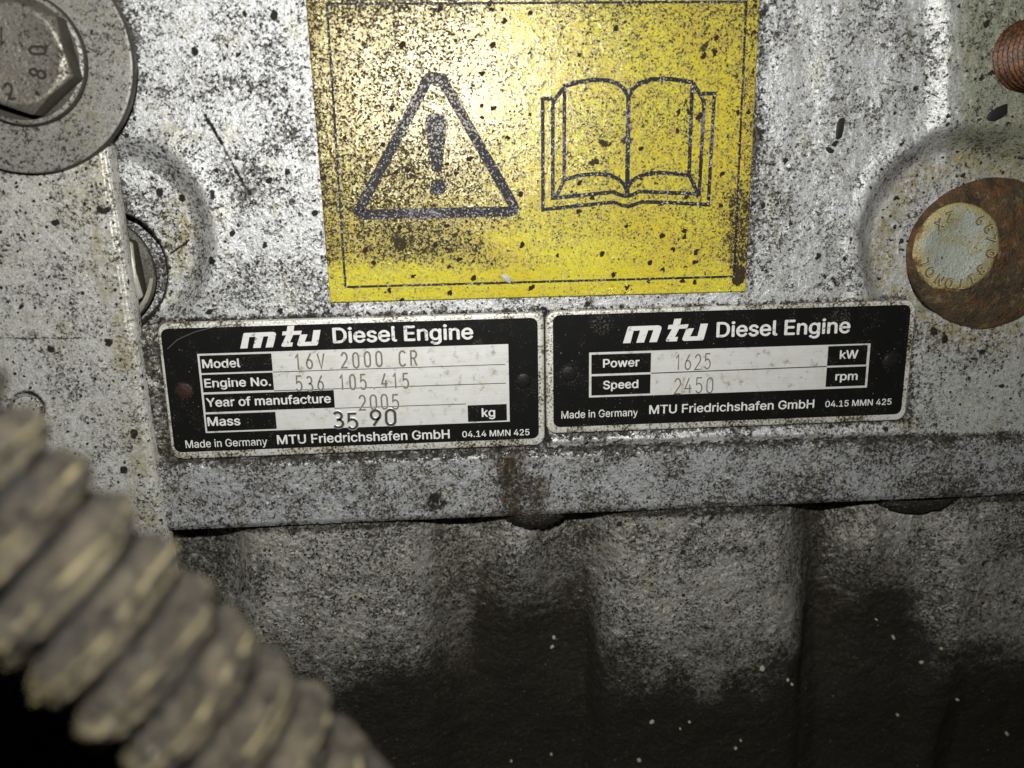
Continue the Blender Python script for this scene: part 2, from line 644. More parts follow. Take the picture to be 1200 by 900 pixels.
def lug_mat():
    k = NT('lug_surface')
    n = k.noise(1.6, 4)
    col = k.mix(k.step(n, 0.5, 0.68), (0.014, 0.012, 0.01), (0.09, 0.08, 0.06))
    return k.done(col, 0.5, k.bump(n, 0.4, 0.8), 0, 0.5)


M['lug_dark'] = lug_mat()


def steel_mat(name, base, dirt=0.55, metal=0.55, rough=0.42):
    k = NT(name)
    n1 = k.noise(1.9, 4, 0.65)
    n2 = k.noise(0.22, 4, 0.6, (4, 9, 1))
    m = k.step(k.math('ADD', k.math('MULTIPLY', n1, 0.7), k.math('MULTIPLY', n2, 0.3)), dirt - 0.04, dirt + 0.06)
    m = k.math('MAXIMUM', m, k.specks(0.4, 0.25, 0.34))
    c = k.mix(n2, base, (base[0] * 0.75, base[1] * 0.7, base[2] * 0.58))
    c = k.scale_col(c, k.math('ADD', k.math('MULTIPLY', k.noise(3.6, 2), 0.7), 0.6))
    c = k.mix(m, c, (0.025, 0.022, 0.016))
    return k.done(c, k.fmix(m, rough, 0.65), k.bump(n1, 0.16, 0.6), k.fmix(m, metal, 0), 0.5)


M['steel'] = painted_casting('bolt_steel', (0.33, 0.305, 0.26), thr=0.62, big=0.2, metal=0.7, rough=0.34, bump_mm=0.2, warm=(0.2, 0.15, 0.08))
M['washer'] = painted_casting('washer_steel', (0.29, 0.282, 0.255), thr=0.575, metal=0.2, bump_mm=0.15)
M['oily_steel'] = steel_mat('oily_steel', (0.085, 0.078, 0.062), 0.53, 0.25, 0.5)
M['bright_steel'] = steel_mat('zinc_steel', (0.56, 0.56, 0.5), 0.64, 0.35)


def plain(name, col, rough=0.5, metal=0.0, nscale=2.0, var=0.4, bump=0.05, spec=0.5):
    k = NT(name)
    n = k.noise(nscale, 3)
    c = k.scale_col(col, k.math('ADD', k.math('MULTIPLY', n, var * 2), 1 - var))
    return k.done(c, rough, k.bump(n, bump, 0.6), metal, spec)


M['letter_side'] = plain('letter_side', (0.17, 0.13, 0.06), 0.35, 0.1, 1.2, 0.7, 0.3)
M['letter_paint'] = plain('letter_paint', (0.52, 0.48, 0.30), 0.22, 0.2, 1.6, 0.45, 0.35, 0.6)
M['stamp_dirt'] = plain('stamp_dirt', (0.03, 0.026, 0.02), 0.7, spec=0.15)


def rust_mat():
    k = NT('rust')
    n1, n2, n3 = k.noise(0.14, 5, 0.65), k.noise(0.9, 4, 0.65, (3, 3, 3)), k.noise(2.6, 3, 0.6, (1, 9, 4))
    c = k.mix(k.step(n1, 0.36, 0.62), (0.15, 0.082, 0.032), (0.10, 0.074, 0.038))
    c = k.mix(k.math('MULTIPLY', k.step(k.noise(0.2, 4, 0.65, (9, 2, 2)), 0.5, 0.64), k.step(n2, 0.36, 0.6)), c, (0.26, 0.088, 0.022))
    c = k.mix(k.step(k.noise(0.32, 5, 0.72, (16, 1, 2)), 0.52, 0.66), c, (0.27, 0.185, 0.085))
    c = k.mix(k.math('MULTIPLY', k.step(k.noise(0.15, 5, 0.7, (6, 1, 2)), 0.46, 0.66), 0.8), c, (0.036, 0.026, 0.016))
    c = k.mix(k.specks(0.3, 0.12, 0.3), c, (0.014, 0.012, 0.012))
    c = k.mix(k.specks(1.2, 0.14, 0.32, (5, 5, 5)), c, (0.30, 0.22, 0.09))
    c = k.scale_col(c, k.math('ADD', k.math('MULTIPLY', n3, 1.3), 0.3))
    return k.done(c, 0.5, k.bump(k.math('ADD', n2, k.math('MULTIPLY', n3, 0.7)), 1.1, 0.9), 0.1, 0.5)


M['rust'] = rust_mat()


def pale_paint_mat():
    """Flaking greenish paint on the rusty bolt's face, rust eating in from its edge."""
    k = NT('pale_bolt_paint')
    ctr = W(1123, 289, 5.8)
    df = k.t.nodes.new('ShaderNodeVectorMath')
    df.operation = 'DISTANCE'
    k.t.links.new(k.pos, df.inputs[0])
    df.inputs[1].default_value = tuple(ctr)
    n1, n2 = k.noise(0.16, 4, 0.6, (2, 2, 7)), k.noise(1.5, 4, 0.6)
    rim = k.math('ADD', df.outputs['Value'], k.math('MULTIPLY', k.math('SUBTRACT', k.noise(0.22, 4, 0.65, (3, 8, 8)), 0.5), 9.0))
    c = k.mix(k.step(n1, 0.42, 0.62), (0.40, 0.42, 0.36), (0.37, 0.35, 0.22))
    c = k.mix(k.math('MULTIPLY', k.step(rim, 9.6, 11.6), 0.8), c, (0.44, 0.36, 0.13))
    c = k.mix(k.step(n2, 0.6, 0.7), c, (0.05, 0.04, 0.025))
    c = k.mix(k.step(rim, 11.8, 13.4), c, (0.15, 0.075, 0.03))
    c = k.scale_col(c, k.math('ADD', k.math('MULTIPLY', k.noise(2.6, 3), 0.7), 0.6))
    return k.done(c, 0.3, k.bump(k.math('ADD', n2, k.math('MULTIPLY', n1, 1.5)), 0.5, 0.8), 0.1, 0.5)


M['pale_paint'] = pale_paint_mat()


def thread_mat():
    k = NT('rusty_thread')
    n2 = k.noise(1.4, 4, 0.65)
    c = k.mix(k.step(n2, 0.4, 0.68), (0.035, 0.018, 0.010), (0.20, 0.075, 0.026))
    return k.done(c, 0.45, k.bump(n2, 0.25, 0.7), 0.25, 0.5)


M['thread'] = thread_mat()


def label_mat():
    k = NT('yellow_label_film')
    mr, mg, mb = k.marks()
    n0, n1 = k.noise(4.0, 2, 0.6, (2, 2, 2)), k.noise(1.6, 4, 0.66, (12, 2, 5))
    n2, n3 = k.noise(0.4, 3, 0.6, (3, 1, 1)), k.noise(0.07, 4, 0.65, (9, 9, 3))
    g1, g2 = k.grain(2.7, (1, 9, 1)), k.grain(1.5, (4, 33, 3))
    gr = k.math('ADD', k.math('MULTIPLY', k.math('SUBTRACT', g1, 0.5), 0.20), k.math('MULTIPLY', k.math('SUBTRACT', g2, 0.5), 0.17))
    d = k.math('ADD', k.math('ADD', k.math('MULTIPLY', n1, 0.7), k.math('MULTIPLY', n2, 0.3)), gr)
    d = k.math('ADD', d, k.math('MULTIPLY', k.math('SUBTRACT', n3, 0.5), 0.16))
    d = k.math('ADD', d, k.math('MULTIPLY', k.math('SUBTRACT', mr, 0.5), 0.28))
    m = k.math('MULTIPLY', k.step(d, 0.55, 0.68), 0.96)
    bs = k.specks(0.3, 0.3, 0.34)
    bs = k.math('MAXIMUM', bs, k.specks(0.7, 0.3, 0.38, (4, 4, 4)))
    film = k.mix(k.step(n3, 0.35, 0.7), (0.66, 0.535, 0.024), (0.70, 0.63, 0.042))
    film = k.mix(k.math('MULTIPLY', k.step(k.math('ADD', mr, k.math('MULTIPLY', k.math('SUBTRACT', k.noise(0.12, 4, 0.6, (2, 9, 2)), 0.5), 1.2)), 0.5, 1.05), 0.5), film, (0.44, 0.31, 0.04))
    haze = k.math('MULTIPLY', k.step(d, 0.38, 0.58), 0.72)
    film = k.mix(haze, film, (0.36, 0.285, 0.10))
    film = k.scale_col(film, k.math('ADD', k.math('MULTIPLY', n0, 0.6), 0.72))
    col = k.mix(m, film, (0.026, 0.019, 0.010))
    col = k.mix(bs, col, (0.032, 0.02, 0.013))
    bp = k.bump(k.math('ADD', k.math('MULTIPLY', n1, 1.0), k.math('MULTIPLY', n2, 0.5)), 0.14, 0.7)
    bp = k.bump(gr, 0.22, 0.7, bp)
    dirt = k.math('MAXIMUM', m, bs)
    return k.done(col, k.fmix(dirt, 0.135, 0.6), bp, 0, k.fmix(dirt, 0.8, 0.1))


M['label'] = label_mat()


def ink_mat():
    k = NT('worn_black_ink')
    mr = k.noise(0.045, 3, 0.6, (1, 1, 1))
    n1 = k.noise(1.5, 3, 0.65, (7, 7, 7))
    g = k.math('MULTIPLY', k.math('SUBTRACT', k.grain(2.4, (3, 3, 20)), 0.5), 0.4)
    t = k.step(k.math('ADD', k.math('ADD', n1, g), k.math('MULTIPLY', k.math('SUBTRACT', mr, 0.5), 0.9)), 0.55, 0.80)
    df = k.t.nodes.new('ShaderNodeVectorMath')
    df.operation = 'DISTANCE'
    k.t.links.new(k.pos, df.inputs[0])
    df.inputs[1].default_value = tuple(W(512, 128, 0.9))
    rub = k.step(df.outputs['Value'], 5, 19, 0.13, 0.0)
    big_t = k.step(k.math('ADD', k.math('ADD', n1, k.math('MULTIPLY', g, 1.2)), rub), 0.67, 0.79)
    c = k.mix(t, (0.014, 0.0125, 0.015), (0.21, 0.195, 0.22))
    c = k.mix(big_t, c, (0.50, 0.46, 0.40))
    c = k.mix(k.specks(0.5, 0.25, 0.34, (2, 2, 9)), c, (0.012, 0.01, 0.01))
    return k.done(c, 0.42, k.bump(k.math('ADD', n1, g), 0.3, 0.7), 0, 0.22)


M['ink'] = ink_mat()


def alu_mat():
    k = NT('plate_aluminium')
    n1 = k.noise(2.4, 3, 0.6)
    n2 = k.noise(0.25, 4, 0.6, (1, 5, 5))
    st = k.noise(0.9, 3, 0.6, vec=k.stretch((0.12, 1, 2.2)))
    c = k.mix(k.step(n2, 0.4, 0.75), (0.86, 0.855, 0.82), (0.80, 0.78, 0.69))
    c = k.scale_col(c, k.math('ADD', k.math('MULTIPLY', st, 0.25), 0.87))
    m = k.math('MAXIMUM', k.specks(0.45, 0.16, 0.22), k.math('MULTIPLY', k.step(k.noise(0.3, 5, 0.7, (61, 5, 5)), 0.54, 0.70), 0.6))
    c = k.mix(m, c, (0.20, 0.17, 0.12))
    return k.done(c, 0.42, k.bump(n1, 0.05, 0.5), 0.35, 0.5)


M['alu'] = alu_mat()


def rim_mat():
    k = NT('grubby_plate_rim')
    n1, n2 = k.noise(1.5, 4, 0.65), k.noise(0.13, 3, 0.6, (6, 6, 1))
    d = k.math('ADD', k.math('MULTIPLY', n1, 0.6), k.math('MULTIPLY', n2, 0.4))
    c = k.mix(k.step(d, 0.44, 0.58), (0.76, 0.75, 0.70), (0.34, 0.31, 0.2))
    c = k.mix(k.step(d, 0.515, 0.61), c, (0.04, 0.035, 0.02))
    return k.done(c, 0.4, k.bump(n1, 0.15, 0.7), 0.25, 0.5)


M['rim'] = rim_mat()


def lacquer_mat():
    k = NT('black_plate_lacquer')
    n = k.noise(0.09, 4, 0.65, (8, 1, 1))
    dust = k.math('MULTIPLY', k.specks(1.5, 0.3, 0.24), k.step(n, 0.4, 0.6, 0.2, 1))
    dust = k.math('MAXIMUM', dust, k.math('MULTIPLY', k.step(k.noise(2.4, 4, 0.75), 0.56, 0.70), k.step(k.noise(0.14, 4, 0.65, (4, 30, 4)), 0.48, 0.66, 0.0, 0.8)))
    for q, rad in (((667, 438), 3.6), ((613, 447), 3.0), ((1045, 423), 3.4), ((705, 378), 4.5), ((560, 402), 2.2), ((985, 372), 4.0), ((216, 458), 3.2)):
        df = k.t.nodes.new('ShaderNodeVectorMath')
        df.operation = 'DISTANCE'
        k.t.links.new(k.pos, df.inputs[0])
        df.inputs[1].default_value = tuple(W(*q, 1.3))
        sc_ = k.math('MULTIPLY', k.step(df.outputs['Value'], rad * 0.4, rad, 1.0, 0.0), k.step(k.noise(1.7, 4, 0.75, (q[0], 3, 3)), 0.50, 0.66, 0.0, 0.55))
        dust = k.math('MAXIMUM', dust, sc_)
    c = k.mix(dust, (0.007, 0.0068, 0.0065), (0.22, 0.21, 0.17))
    return k.done(c, 0.42, k.bump(k.noise(1.5, 3), 0.03, 0.5), 0, 0.16)


M['lacquer'] = lacquer_mat()


def white_print():
    k = NT('white_plate_lettering')
    n = k.noise(2.2, 3, 0.6)
    c = k.mix(k.step(n, 0.6, 0.72), (0.85, 0.84, 0.80), (0.38, 0.36, 0.30))
    c = k.mix(k.math('MULTIPLY', k.step(k.noise(0.8, 5, 0.72, (1, 41, 1)), 0.57, 0.66), 0.8), c, (0.09, 0.085, 0.07))
    return k.done(c, 0.45, None, 0.15, 0.5)


M['print'] = white_print()
M['stamp'] = plain('stamped_figure', (0.20, 0.175, 0.13), 0.5, 0.1, 2.5, 0.45)
M['stamp_dark'] = plain('stamped_figure_dark', (0.055, 0.05, 0.04), 0.5, 0.1, 2.5, 0.6)
M['scratch'] = plain('lacquer_scratch', (0.09, 0.085, 0.08), 0.5)
M['line'] = plain('table_rule', (0.03, 0.03, 0.028), 0.5)
M['rivet'] = plain('lacquered_rivet', (0.013, 0.012, 0.011), 0.4, 0.0, 1.2, 0.8, 0.2, 0.22)
M['rust_rivet'] = plain('rusted_rivet', (0.034, 0.015, 0.010), 0.5, 0.0, 1.6, 0.95, 0.3, 0.3)
M['flake'] = plain('black_flake', (0.012, 0.012, 0.011), 0.55)
M['crumb'] = plain('pale_crumb', (0.42, 0.39, 0.29), 0.6, 0, 1.5, 0.3)
M['silver_flake'] = plain('silver_flake', (0.42, 0.41, 0.36), 0.5, 0.2, 1.5, 0.3)


def hose_mat():
    """Brown rubber hose, pale dried residue rubbed along the crests; light painted on its lower left, shade in its grooves."""
    k = NT('dusty_hose')
    mr, mg, mb = k.marks()                    # R crest wear, G painted light on the lower left, B painted groove shade
    n1, n2 = k.noise(0.8, 5, 0.7), k.noise(0.25, 4, 0.6, (4, 4, 9))
    c = k.mix(k.step(n1, 0.40, 0.62), (0.009, 0.0072, 0.0051), (0.060, 0.048, 0.033))
    c = k.mix(k.math('MULTIPLY', k.step(n2, 0.48, 0.66), 0.6), c, (0.10, 0.082, 0.054))
    lit_side = k.math('MULTIPLY', mg, k.step(k.noise(0.34, 4, 0.65, (14, 4, 9)), 0.34, 0.62))
    c = k.mix(lit_side, c, (0.15, 0.12, 0.055))
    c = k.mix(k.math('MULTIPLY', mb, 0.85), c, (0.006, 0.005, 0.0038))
    wear = k.math('MULTIPLY', mr, k.step(k.noise(0.26, 5, 0.7, (1, 2, 3)), 0.42, 0.55))
    c = k.mix(wear, c, (0.27, 0.225, 0.115))
    gl = k.specks(0.6, 0.14, 0.22)
    c = k.mix(k.math('MULTIPLY', gl, 0.7), c, (0.34, 0.32, 0.28))  # pale specks painted in as wet glints
    bp = k.bump(gl, 0.5, 0.9, k.bump(n1, 1.6, 0.9))
    return k.done(c, k.fmix(gl, 0.38, 0.1), bp, 0, 0.5)


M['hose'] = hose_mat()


# ---------------------------------------------------------------- the engine block
block = thing('engine_block', 'silver grey painted engine block casting speckled with black oily dirt', 'engine block', W(640, 700, 0))

PL1 = [(186, 379), (637, 365), (639, 523), (199, 538)]
PL2 = [(640, 365), (1071, 352), (1065, 491), (640, 510)]


def near_rect(px, py, q):
    d = np.full(px.shape, 1e9)
    for i in range(4):
        d = np.minimum(d, seg_dist(px, py, q[i], q[(i + 1) % 4]))
    return d


def face_h(px, py, x, z):
    h = 0.55 * (fbm(x / 7, z / 7, 3, 4) - 0.5) * smooth(820, 930, px)
    h = h + 0.5 * (fbm(x / 2.6, z / 3.4, 5, 3) - 0.5) * (0.35 + 0.65 * smooth(820, 930, px))
    h = h + 0.8 * (fbm(x / 30, z / 30, 8, 2) - 0.5)
    # vertical ripples in the casting right of the yellow label
    h = h + 0.14 * np.sin(px * 0.09 + 3 * fbm(x / 20, z / 20, 2, 2)) * smooth(890, 930, px) * smooth(1085, 1050, px) * smooth(320, 250, py)
    # sunk pad round the bolt by the cover plate
    r = np.hypot((px - 132) * 1.0, (py - 285) * 0.93)
    rr = r + 6 * (fbm(x / 8, z / 8, 22, 2) - 0.5)
    h = h + (0.9 * np.exp(-((rr - 124) / 12) ** 2) - 4.6 * smooth(121, 88, rr)) * smooth(415, 350, py) * smooth(150, 190, px + (py - 200) * .3)
    h = h - 4.0 * (1 - smooth(150, 190, px + (py - 200) * .3)) * smooth(121, 88, rr) * smooth(415, 350, py)
    # sunk pad round the rusty bolt
    r = np.hypot(px - 1150, (py - 292))
    rr = r + 6 * (fbm(x / 8, z / 8, 21, 2) - 0.5)
    h = h + 0.9 * np.exp(-((rr - 152) / 12) ** 2) - 5.2 * smooth(148, 117, rr)
    # raised pad at the upper right
    pad = smooth(1082, 1108, px + 8 * (fbm(x / 6, z / 6, 33, 2) - 0.5)) * smooth(178, 140, py - (px - 1110) * 0.25)
    h = h + 2.6 * pad
    # counterbore of the bolt by the cover plate
    r = np.hypot(px - 111, py - 324)
    h = h - 8.0 * smooth(78, 74.5, r + 2.5 * (fbm(x / 2.5, z / 2.5, 41, 2) - 0.5))
    # bed under the name plates
    inpl = smooth(372, 384, py + (px - 640) * 0.032) * smooth(182, 192, px)
    h = h * (1 - inpl) - 0.35 * inpl
    # hollow rim round the second plate's lower edge, a bead of paint below it
    bead = np.exp(-((py - (516 - (px - 640) * 0.026)) / 5.0) ** 2) * smooth(635, 650, px) * smooth(1070, 1030, px)
    h = h + 0.9 * bead * (0.5 + fbm(x / 6, z / 2, 55, 2))
    h = np.minimum(h, np.where((near_rect(px, py, PL1) < 3), 0.3, 9))
    return h


def face_m(px, py, x, z):
    m = np.zeros(px.shape + (4,))
    fine = fbm(x / 2.2, z / 2.2, 61, 3)
    d1, d2 = near_rect(px, py, PL1), near_rect(px, py, PL2)
    g = 0.85 * smooth(9, 1, d1 + 8 * (fine - .5)) + 0.75 * smooth(8, 1, d2 + 8 * (fine - .5))
    g = np.maximum(g, 1.0 * smooth(5.5, 1.0, np.abs(py - (379.5 - (px - 190) * 0.031)) + 5 * (fine - .5)) * smooth(160, 200, px) * smooth(1085, 1060, px))
    g = np.maximum(g, 0.85 * smooth(5, 1, np.abs(py - (541 - (px - 195) * 0.033)) + 4 * (fine - .5)))
    # brown gutter between the cover plate and the first name plate
    cov = 128 + (py - 213) * 0.152
    gut = smooth(40, 14, np.abs(px - (cov + 24))) * smooth(360, 400, py)
    g = np.maximum(g, 0.75 * gut * smooth(0.3, 0.6, fine + .1))
    g = np.maximum(g, 0.5 * smooth(26, 6, px - cov) * smooth(380, 300, py) * 0.7)
    # counterbore wall
    r = np.hypot(px - 111, py - 324)
    g = np.maximum(g, 1.5 * smooth(7.5, 3, np.abs(r - 75)))
    g = np.maximum(g, 0.5 * smooth(74, 70, r))
    # black grit packed along the label's right edge, and shade painted on the sunk pads' slopes
    g = np.maximum(g, (0.22 * smooth(70, 0, np.abs(px - 895)) * smooth(180, 240, py) * smooth(350, 320, py)) * (0.5 + fine))
    g = np.maximum(g, 0.55 * smooth(16, 3, np.abs(px - 885 + (py - 100) * 0.05)) * (0.4 + fine))
    r2 = np.hypot(px - 1150, py - 292)
    g = np.maximum(g, 0.12 * smooth(16, 3, np.abs(r2 - 128)))
    g = np.maximum(g, 0.25 * smooth(12, 2, np.abs(r2 - 118)) * smooth(1110, 1160, px) * smooth(240, 200, py))
    r1 = np.hypot(px - 132, (py - 285) * .93)
    g = np.maximum(g, 0.10 * smooth(16, 3, np.abs(r1 - 106)))
    # edge of the washer
    rw = np.hypot(px - 24, py - 69)
    g = np.maximum(g, 0.8 * smooth(152, 130, rw + 14 * (fine - .5)))
    # scratches
    for a, b, w in (((240, 135), (260, 168), 2.0), ((260, 168), (290, 224), 1.1), ((194, 299), (216, 283), 1.0)):
        g = np.maximum(g, 1.15 * smooth(w + 0.6, w - 0.7, seg_dist(px, py, a, b) + 1.6 * (fine - .5)))
    for a, b, w in ((208, 233, 5), (250, 229, 5.5), (277, 183, 4.5), (279, 263, 3.5), (248, 306, 3.5), (322, 17, 6), (228, 60, 4.5), (337, 201, 5), (181, 225, 5.5),
                    (263, 68, 3.5), (1063, 233, 4), (927, 262, 4), (1095, 388, 6), (1108, 397, 4), (1152, 412, 3.5)):
        g = np.maximum(g, 1.3 * smooth(w * .8 + 1, w * .8 - 1, np.hypot((px - a) * 1.0, (py - b) * 0.85) + 9 * (fine - .5)))
    # cleaner areas
    g = g - 0.22 * smooth(60, 10, np.abs(px - 190)) * smooth(170, 90, py) + 0.20 * smooth(14, 4, np.abs(px - 1090)) * smooth(170, 150, py)
    g = g - 0.20 * smooth(1075, 1110, px) * smooth(400, 430, py)
    g = g - 0.25 * smooth(20, 5, np.abs(py - 364 + (px - 640) * .03)) * smooth(380, 400, px)
    g = g - 0.10 * smooth(900, 960, px) * smooth(400, 340, py)
    m[..., 0] = g
    s = 0.9 * np.exp(-(((px - 205) / 22) ** 2 + ((py - 270) / 45) ** 2))
    s = np.maximum(s, 0.5 * np.exp(-(((px - 200) / 14) ** 2 + ((py - 150) / 18) ** 2)))
    s = np.maximum(s, 0.5 * np.exp(-(((px - 1010) / 60) ** 2 + ((py - 352) / 5) ** 2)))
    s = np.maximum(s, 0.45 * gut)
    s = np.maximum(s, 0.75 * np.exp(-((r2 - 104) / 20.0) ** 2))
    s = np.maximum(s, 0.9 * np.exp(-(((px - 1060) / 16) ** 2 + ((py - 492) / 10) ** 2)))
    m[..., 1] = s
    m[..., 2] = np.clip(0.85 * smooth(1072, 1150, px + 40 * (fine - .5)) * smooth(200, 140, py) + 0.75 * smooth(1110, 1150, px) * smooth(240, 190, py)
                        + 0.35 * smooth(1070, 1100, px) * smooth(390, 420, py), 0, 1)
    m[..., 3] = 1
    return m


relief('casting_face', [(-60, -170), (1380, -170), (1400, 530), (-60, 565)], 1160, 540, face_h, face_m, M['casting'], block, skirt=0)

ltop = lambda px: 543 - (px - 195) * 0.0328
lbot = lambda px: 623 - (px - 195) * 0.0425


def ledge_h(px, py, x, z):
    e = np.minimum(py - ltop(px), lbot(px) - py)
    h = -0.9 * (1 - smooth(-1, 7, e + 2.5 * (fbm(x / 3, z / 3, 71, 3) - .5))) + 0.3 * (fbm(x / 5, z / 5, 73, 4) - .5) + 0.25 * (fbm(x / 1.6, z / 1.6, 74, 2) - .5)
    return h


def ledge_m(px, py, x, z):
    m = np.zeros(px.shape + (4,))
    fine = fbm(x / 2.2, z / 2.2, 62, 3)
    e1, e2 = py - ltop(px), lbot(px) - py
    g = 0.8 * smooth(9, 1, e1 + 8 * (fine - .5)) + 0.55 * smooth(5, 0, e2)
    run = np.exp(-((px - 598) / 17) ** 2) + 0.8 * np.exp(-((px - 630) / 13) ** 2) * smooth(10, 50, e1)
    g = np.maximum(g, 0.62 * run * (0.55 + fine * .8))
    g = np.maximum(g, 1.1 * smooth(13, 9, np.hypot(px - 511, (py - 588) * 1.1) + 12 * (fine - .5)) * smooth(0.42, 0.52, fine + .12))
    g = np.maximum(g, 0.26 * smooth(760, 1100, px) + 0.3 * np.exp(-((px - 1090) / 60) ** 2) * smooth(30, 60, e1))
    g = np.maximum(g, 0.5 * np.exp(-((px - 690) / 8) ** 2) * smooth(40, 70, e1))
    g = g + 0.05 * smooth(330, 220, px)
    m[..., 0] = g
    m[..., 1] = np.clip(1.1 * run + 0.5 * np.exp(-((px - 500) / 20) ** 2 - ((py - 560) / 14) ** 2), 0, 1)
    m[..., 3] = 1
    return m


relief('flange_ledge', [(120, ltop(120)), (1400, ltop(1400)), (1400, lbot(1400)), (120, lbot(120))], 1000, 90, ledge_h, ledge_m,
       M['ledge'], block, skirt=16, base_h=1.6)


def bay_dome(q, py):
    return np.exp(-(((q - 620) / 36) ** 2 + ((py - 650) / 55) ** 2)) + 1.25 * np.exp(-(((q - 1022) / 36) ** 2 + ((py - 640) / 55) ** 2))


def low_depth(px, py, x, z):
    wob = 14 * (fbm(x / 9, z / 40, 81, 3) - 0.5)
    q = px + wob
    d = np.zeros(px.shape)
    def well(a0, a1, b0, b1, depth):
        return depth * smooth(a0, a1, q) * smooth(b1, b0, q)
    d += well(120, 200, 235, 305, 9)
    d += well(470, 535, 550, 610, 4.5)
    bay1 = smooth(490, 560, q) * smooth(720, 690, q)
    bay2 = smooth(940, 990, q) * smooth(1130, 1085, q)
    d += well(590, 666, 684, 740, 5.5)
    d += well(905, 960, 966, 1030, 7.0)
    d += well(1058, 1090, 1098, 1135, 2.5)
    d += 2.0 * bay1 + 4.6 * smooth(940, 990, q) * smooth(1112, 1040, q)
    fade = smooth(880, 740, py)
    d *= 0.12 + 0.88 * fade
    def round_rib(a, b, k):
        t = np.clip((q - a) / (b - a), 0, 1)
        return k * np.sin(math.pi * t) ** 0.8
    d -= 1.5 * smooth(1035, 1100, q) * smooth(1200, 1120, q) * smooth(730, 650, py) + 1.2 * smooth(1135, 1185, q) * smooth(690, 610, py)
    d -= round_rib(275, 515, 2.6) + round_rib(696, 960, 3.2) + round_rib(1105, 1330, 1.2)
    d -= bay_dome(q, py) * 4.0
    # bays fall back lower down, ribs a little later
    d += (bay1 * smooth(650, 790, py) + bay2 * smooth(640, 780, py)) * 6
    d += smooth(715, 960, py + 14 * (fbm(x / 12, z / 12, 86, 3) - .5)) * 14
    d += 0.03 * np.maximum(py - 600, 0) * smooth(1100, 1160, q)
    return d


def low_h(px, py, x, z):
    return -low_depth(px, py, x, z) + 0.8 * (fbm(x / 5, z / 5, 83, 4) - 0.5) + 0.7 * (fbm(x / 1.7, z / 1.7, 84, 3) - 0.5) * smooth(860, 740, py)


def low_m(px, py, x, z):
    m = np.zeros(px.shape + (4,))
    n = fbm(x / 10, z / 10, 91, 4)
    n2 = fbm(x / 2.5, z / 2.5, 92, 3)
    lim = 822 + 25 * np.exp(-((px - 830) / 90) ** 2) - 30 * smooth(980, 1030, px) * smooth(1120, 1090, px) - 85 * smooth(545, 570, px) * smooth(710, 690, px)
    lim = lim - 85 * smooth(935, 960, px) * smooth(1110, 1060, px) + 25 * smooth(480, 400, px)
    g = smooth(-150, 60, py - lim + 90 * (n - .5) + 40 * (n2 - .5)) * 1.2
    # oil soaked channels
    wob = 14 * (fbm(x / 9, z / 40, 81, 3) - 0.5)
    q = px + wob
    def band(a0, a1, b0, b1):
        return smooth(a0, a1, q) * smooth(b1, b0, q)
    g = np.maximum(g, 0.62 * band(150, 200, 235, 310))
    g = np.maximum(g, 0.36 * band(490, 520, 550, 600) )
    g = np.maximum(g, 0.5 * band(618, 662, 690, 725))
    g = np.maximum(g, 0.72 * band(905, 955, 972, 1020))
    g = np.maximum(g, 0.35 * band(1075, 1095, 1105, 1130) * smooth(640, 690, py))
    g = g * (1 - 0.55 * np.clip(bay_dome(q, py) + 0.9 * np.exp(-(((q - 1068) / 30) ** 2 + ((py - 640) / 40) ** 2)), 0, 1))
    g = np.maximum(g, 0.16 * smooth(1090, 1150, px))
    g = np.maximum(g, 0.7 * smooth(8, 1, py - lbot(px)))
    m[..., 0] = g
    m[..., 1] = np.clip(0.7 * band(490, 520, 560, 620) + 0.5 * band(600, 660, 690, 720) + 0.5 * band(930, 960, 1040, 1070), 0, 1)
    m[..., 3] = 1
    return m


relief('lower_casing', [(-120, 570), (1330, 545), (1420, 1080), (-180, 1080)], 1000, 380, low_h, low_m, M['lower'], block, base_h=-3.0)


def lug(cx, cy, rx, ry):
    """Half-round dark lump under the ledge."""
    a = W(cx, cy, 0.5)
    ex = (W(cx + rx, cy, .5) - a)[0]
    ez = (a - W(cx, cy + ry, .5))[2]
    co, fa = [], []
    nth, nr = 40, 9
    for k in range(nr):
        f = math.sin(math.pi / 2 * (1 - k / (nr - 1)))
        hh = -6 + 6.8 * math.cos(math.pi / 2 * (1 - k / (nr - 1)) ** 1.5)
        for i in range(nth):
            t = math.pi + math.pi * i / (nth - 1)
            w = 1 + 0.16 * (rng.random() - .5)
            co.append((a[0] + ex * f * w * math.cos(t), -hh, a[2] + 0.6 + ez * f * w * math.sin(t)))
    for k in range(nr - 1):
        for i in range(nth - 1):
            fa.append([k * nth + i, k * nth + i + 1, (k + 1) * nth + i + 1, (k + 1) * nth + i])
    return mesh_np('dark_lug', co, fa, M['lug_dark'], block, True)


lug(628, 604, 40, 23)
lug(1083, 588, 48, 20)

# ---------------------------------------------------------------- cover plate at the left
cover = thing('cover_plate', 'flat grey cover plate with bright edge, behind the corrugated hose', 'cover plate', W(80, 400, 0))
CH = 4.2
cedge = lambda py: 126.5 + (py - 213) * 0.152


def cover_h(px, py, x, z):
    e = cedge(py) - px
    h = -0.7 * (1 - smooth(-1, 5, e + 2.0 * (fbm(x / 2, z / 2, 101, 3) - .5))) + 0.16 * (fbm(x / 6, z / 6, 103, 3) - .5) + 0.12 * (fbm(x / 1.5, z / 1.5, 104, 2) - .5)
    r = np.hypot(px - 30, py - 481)
    return h - 0.5 * smooth(4.5, 1.5, np.abs(r - 20))


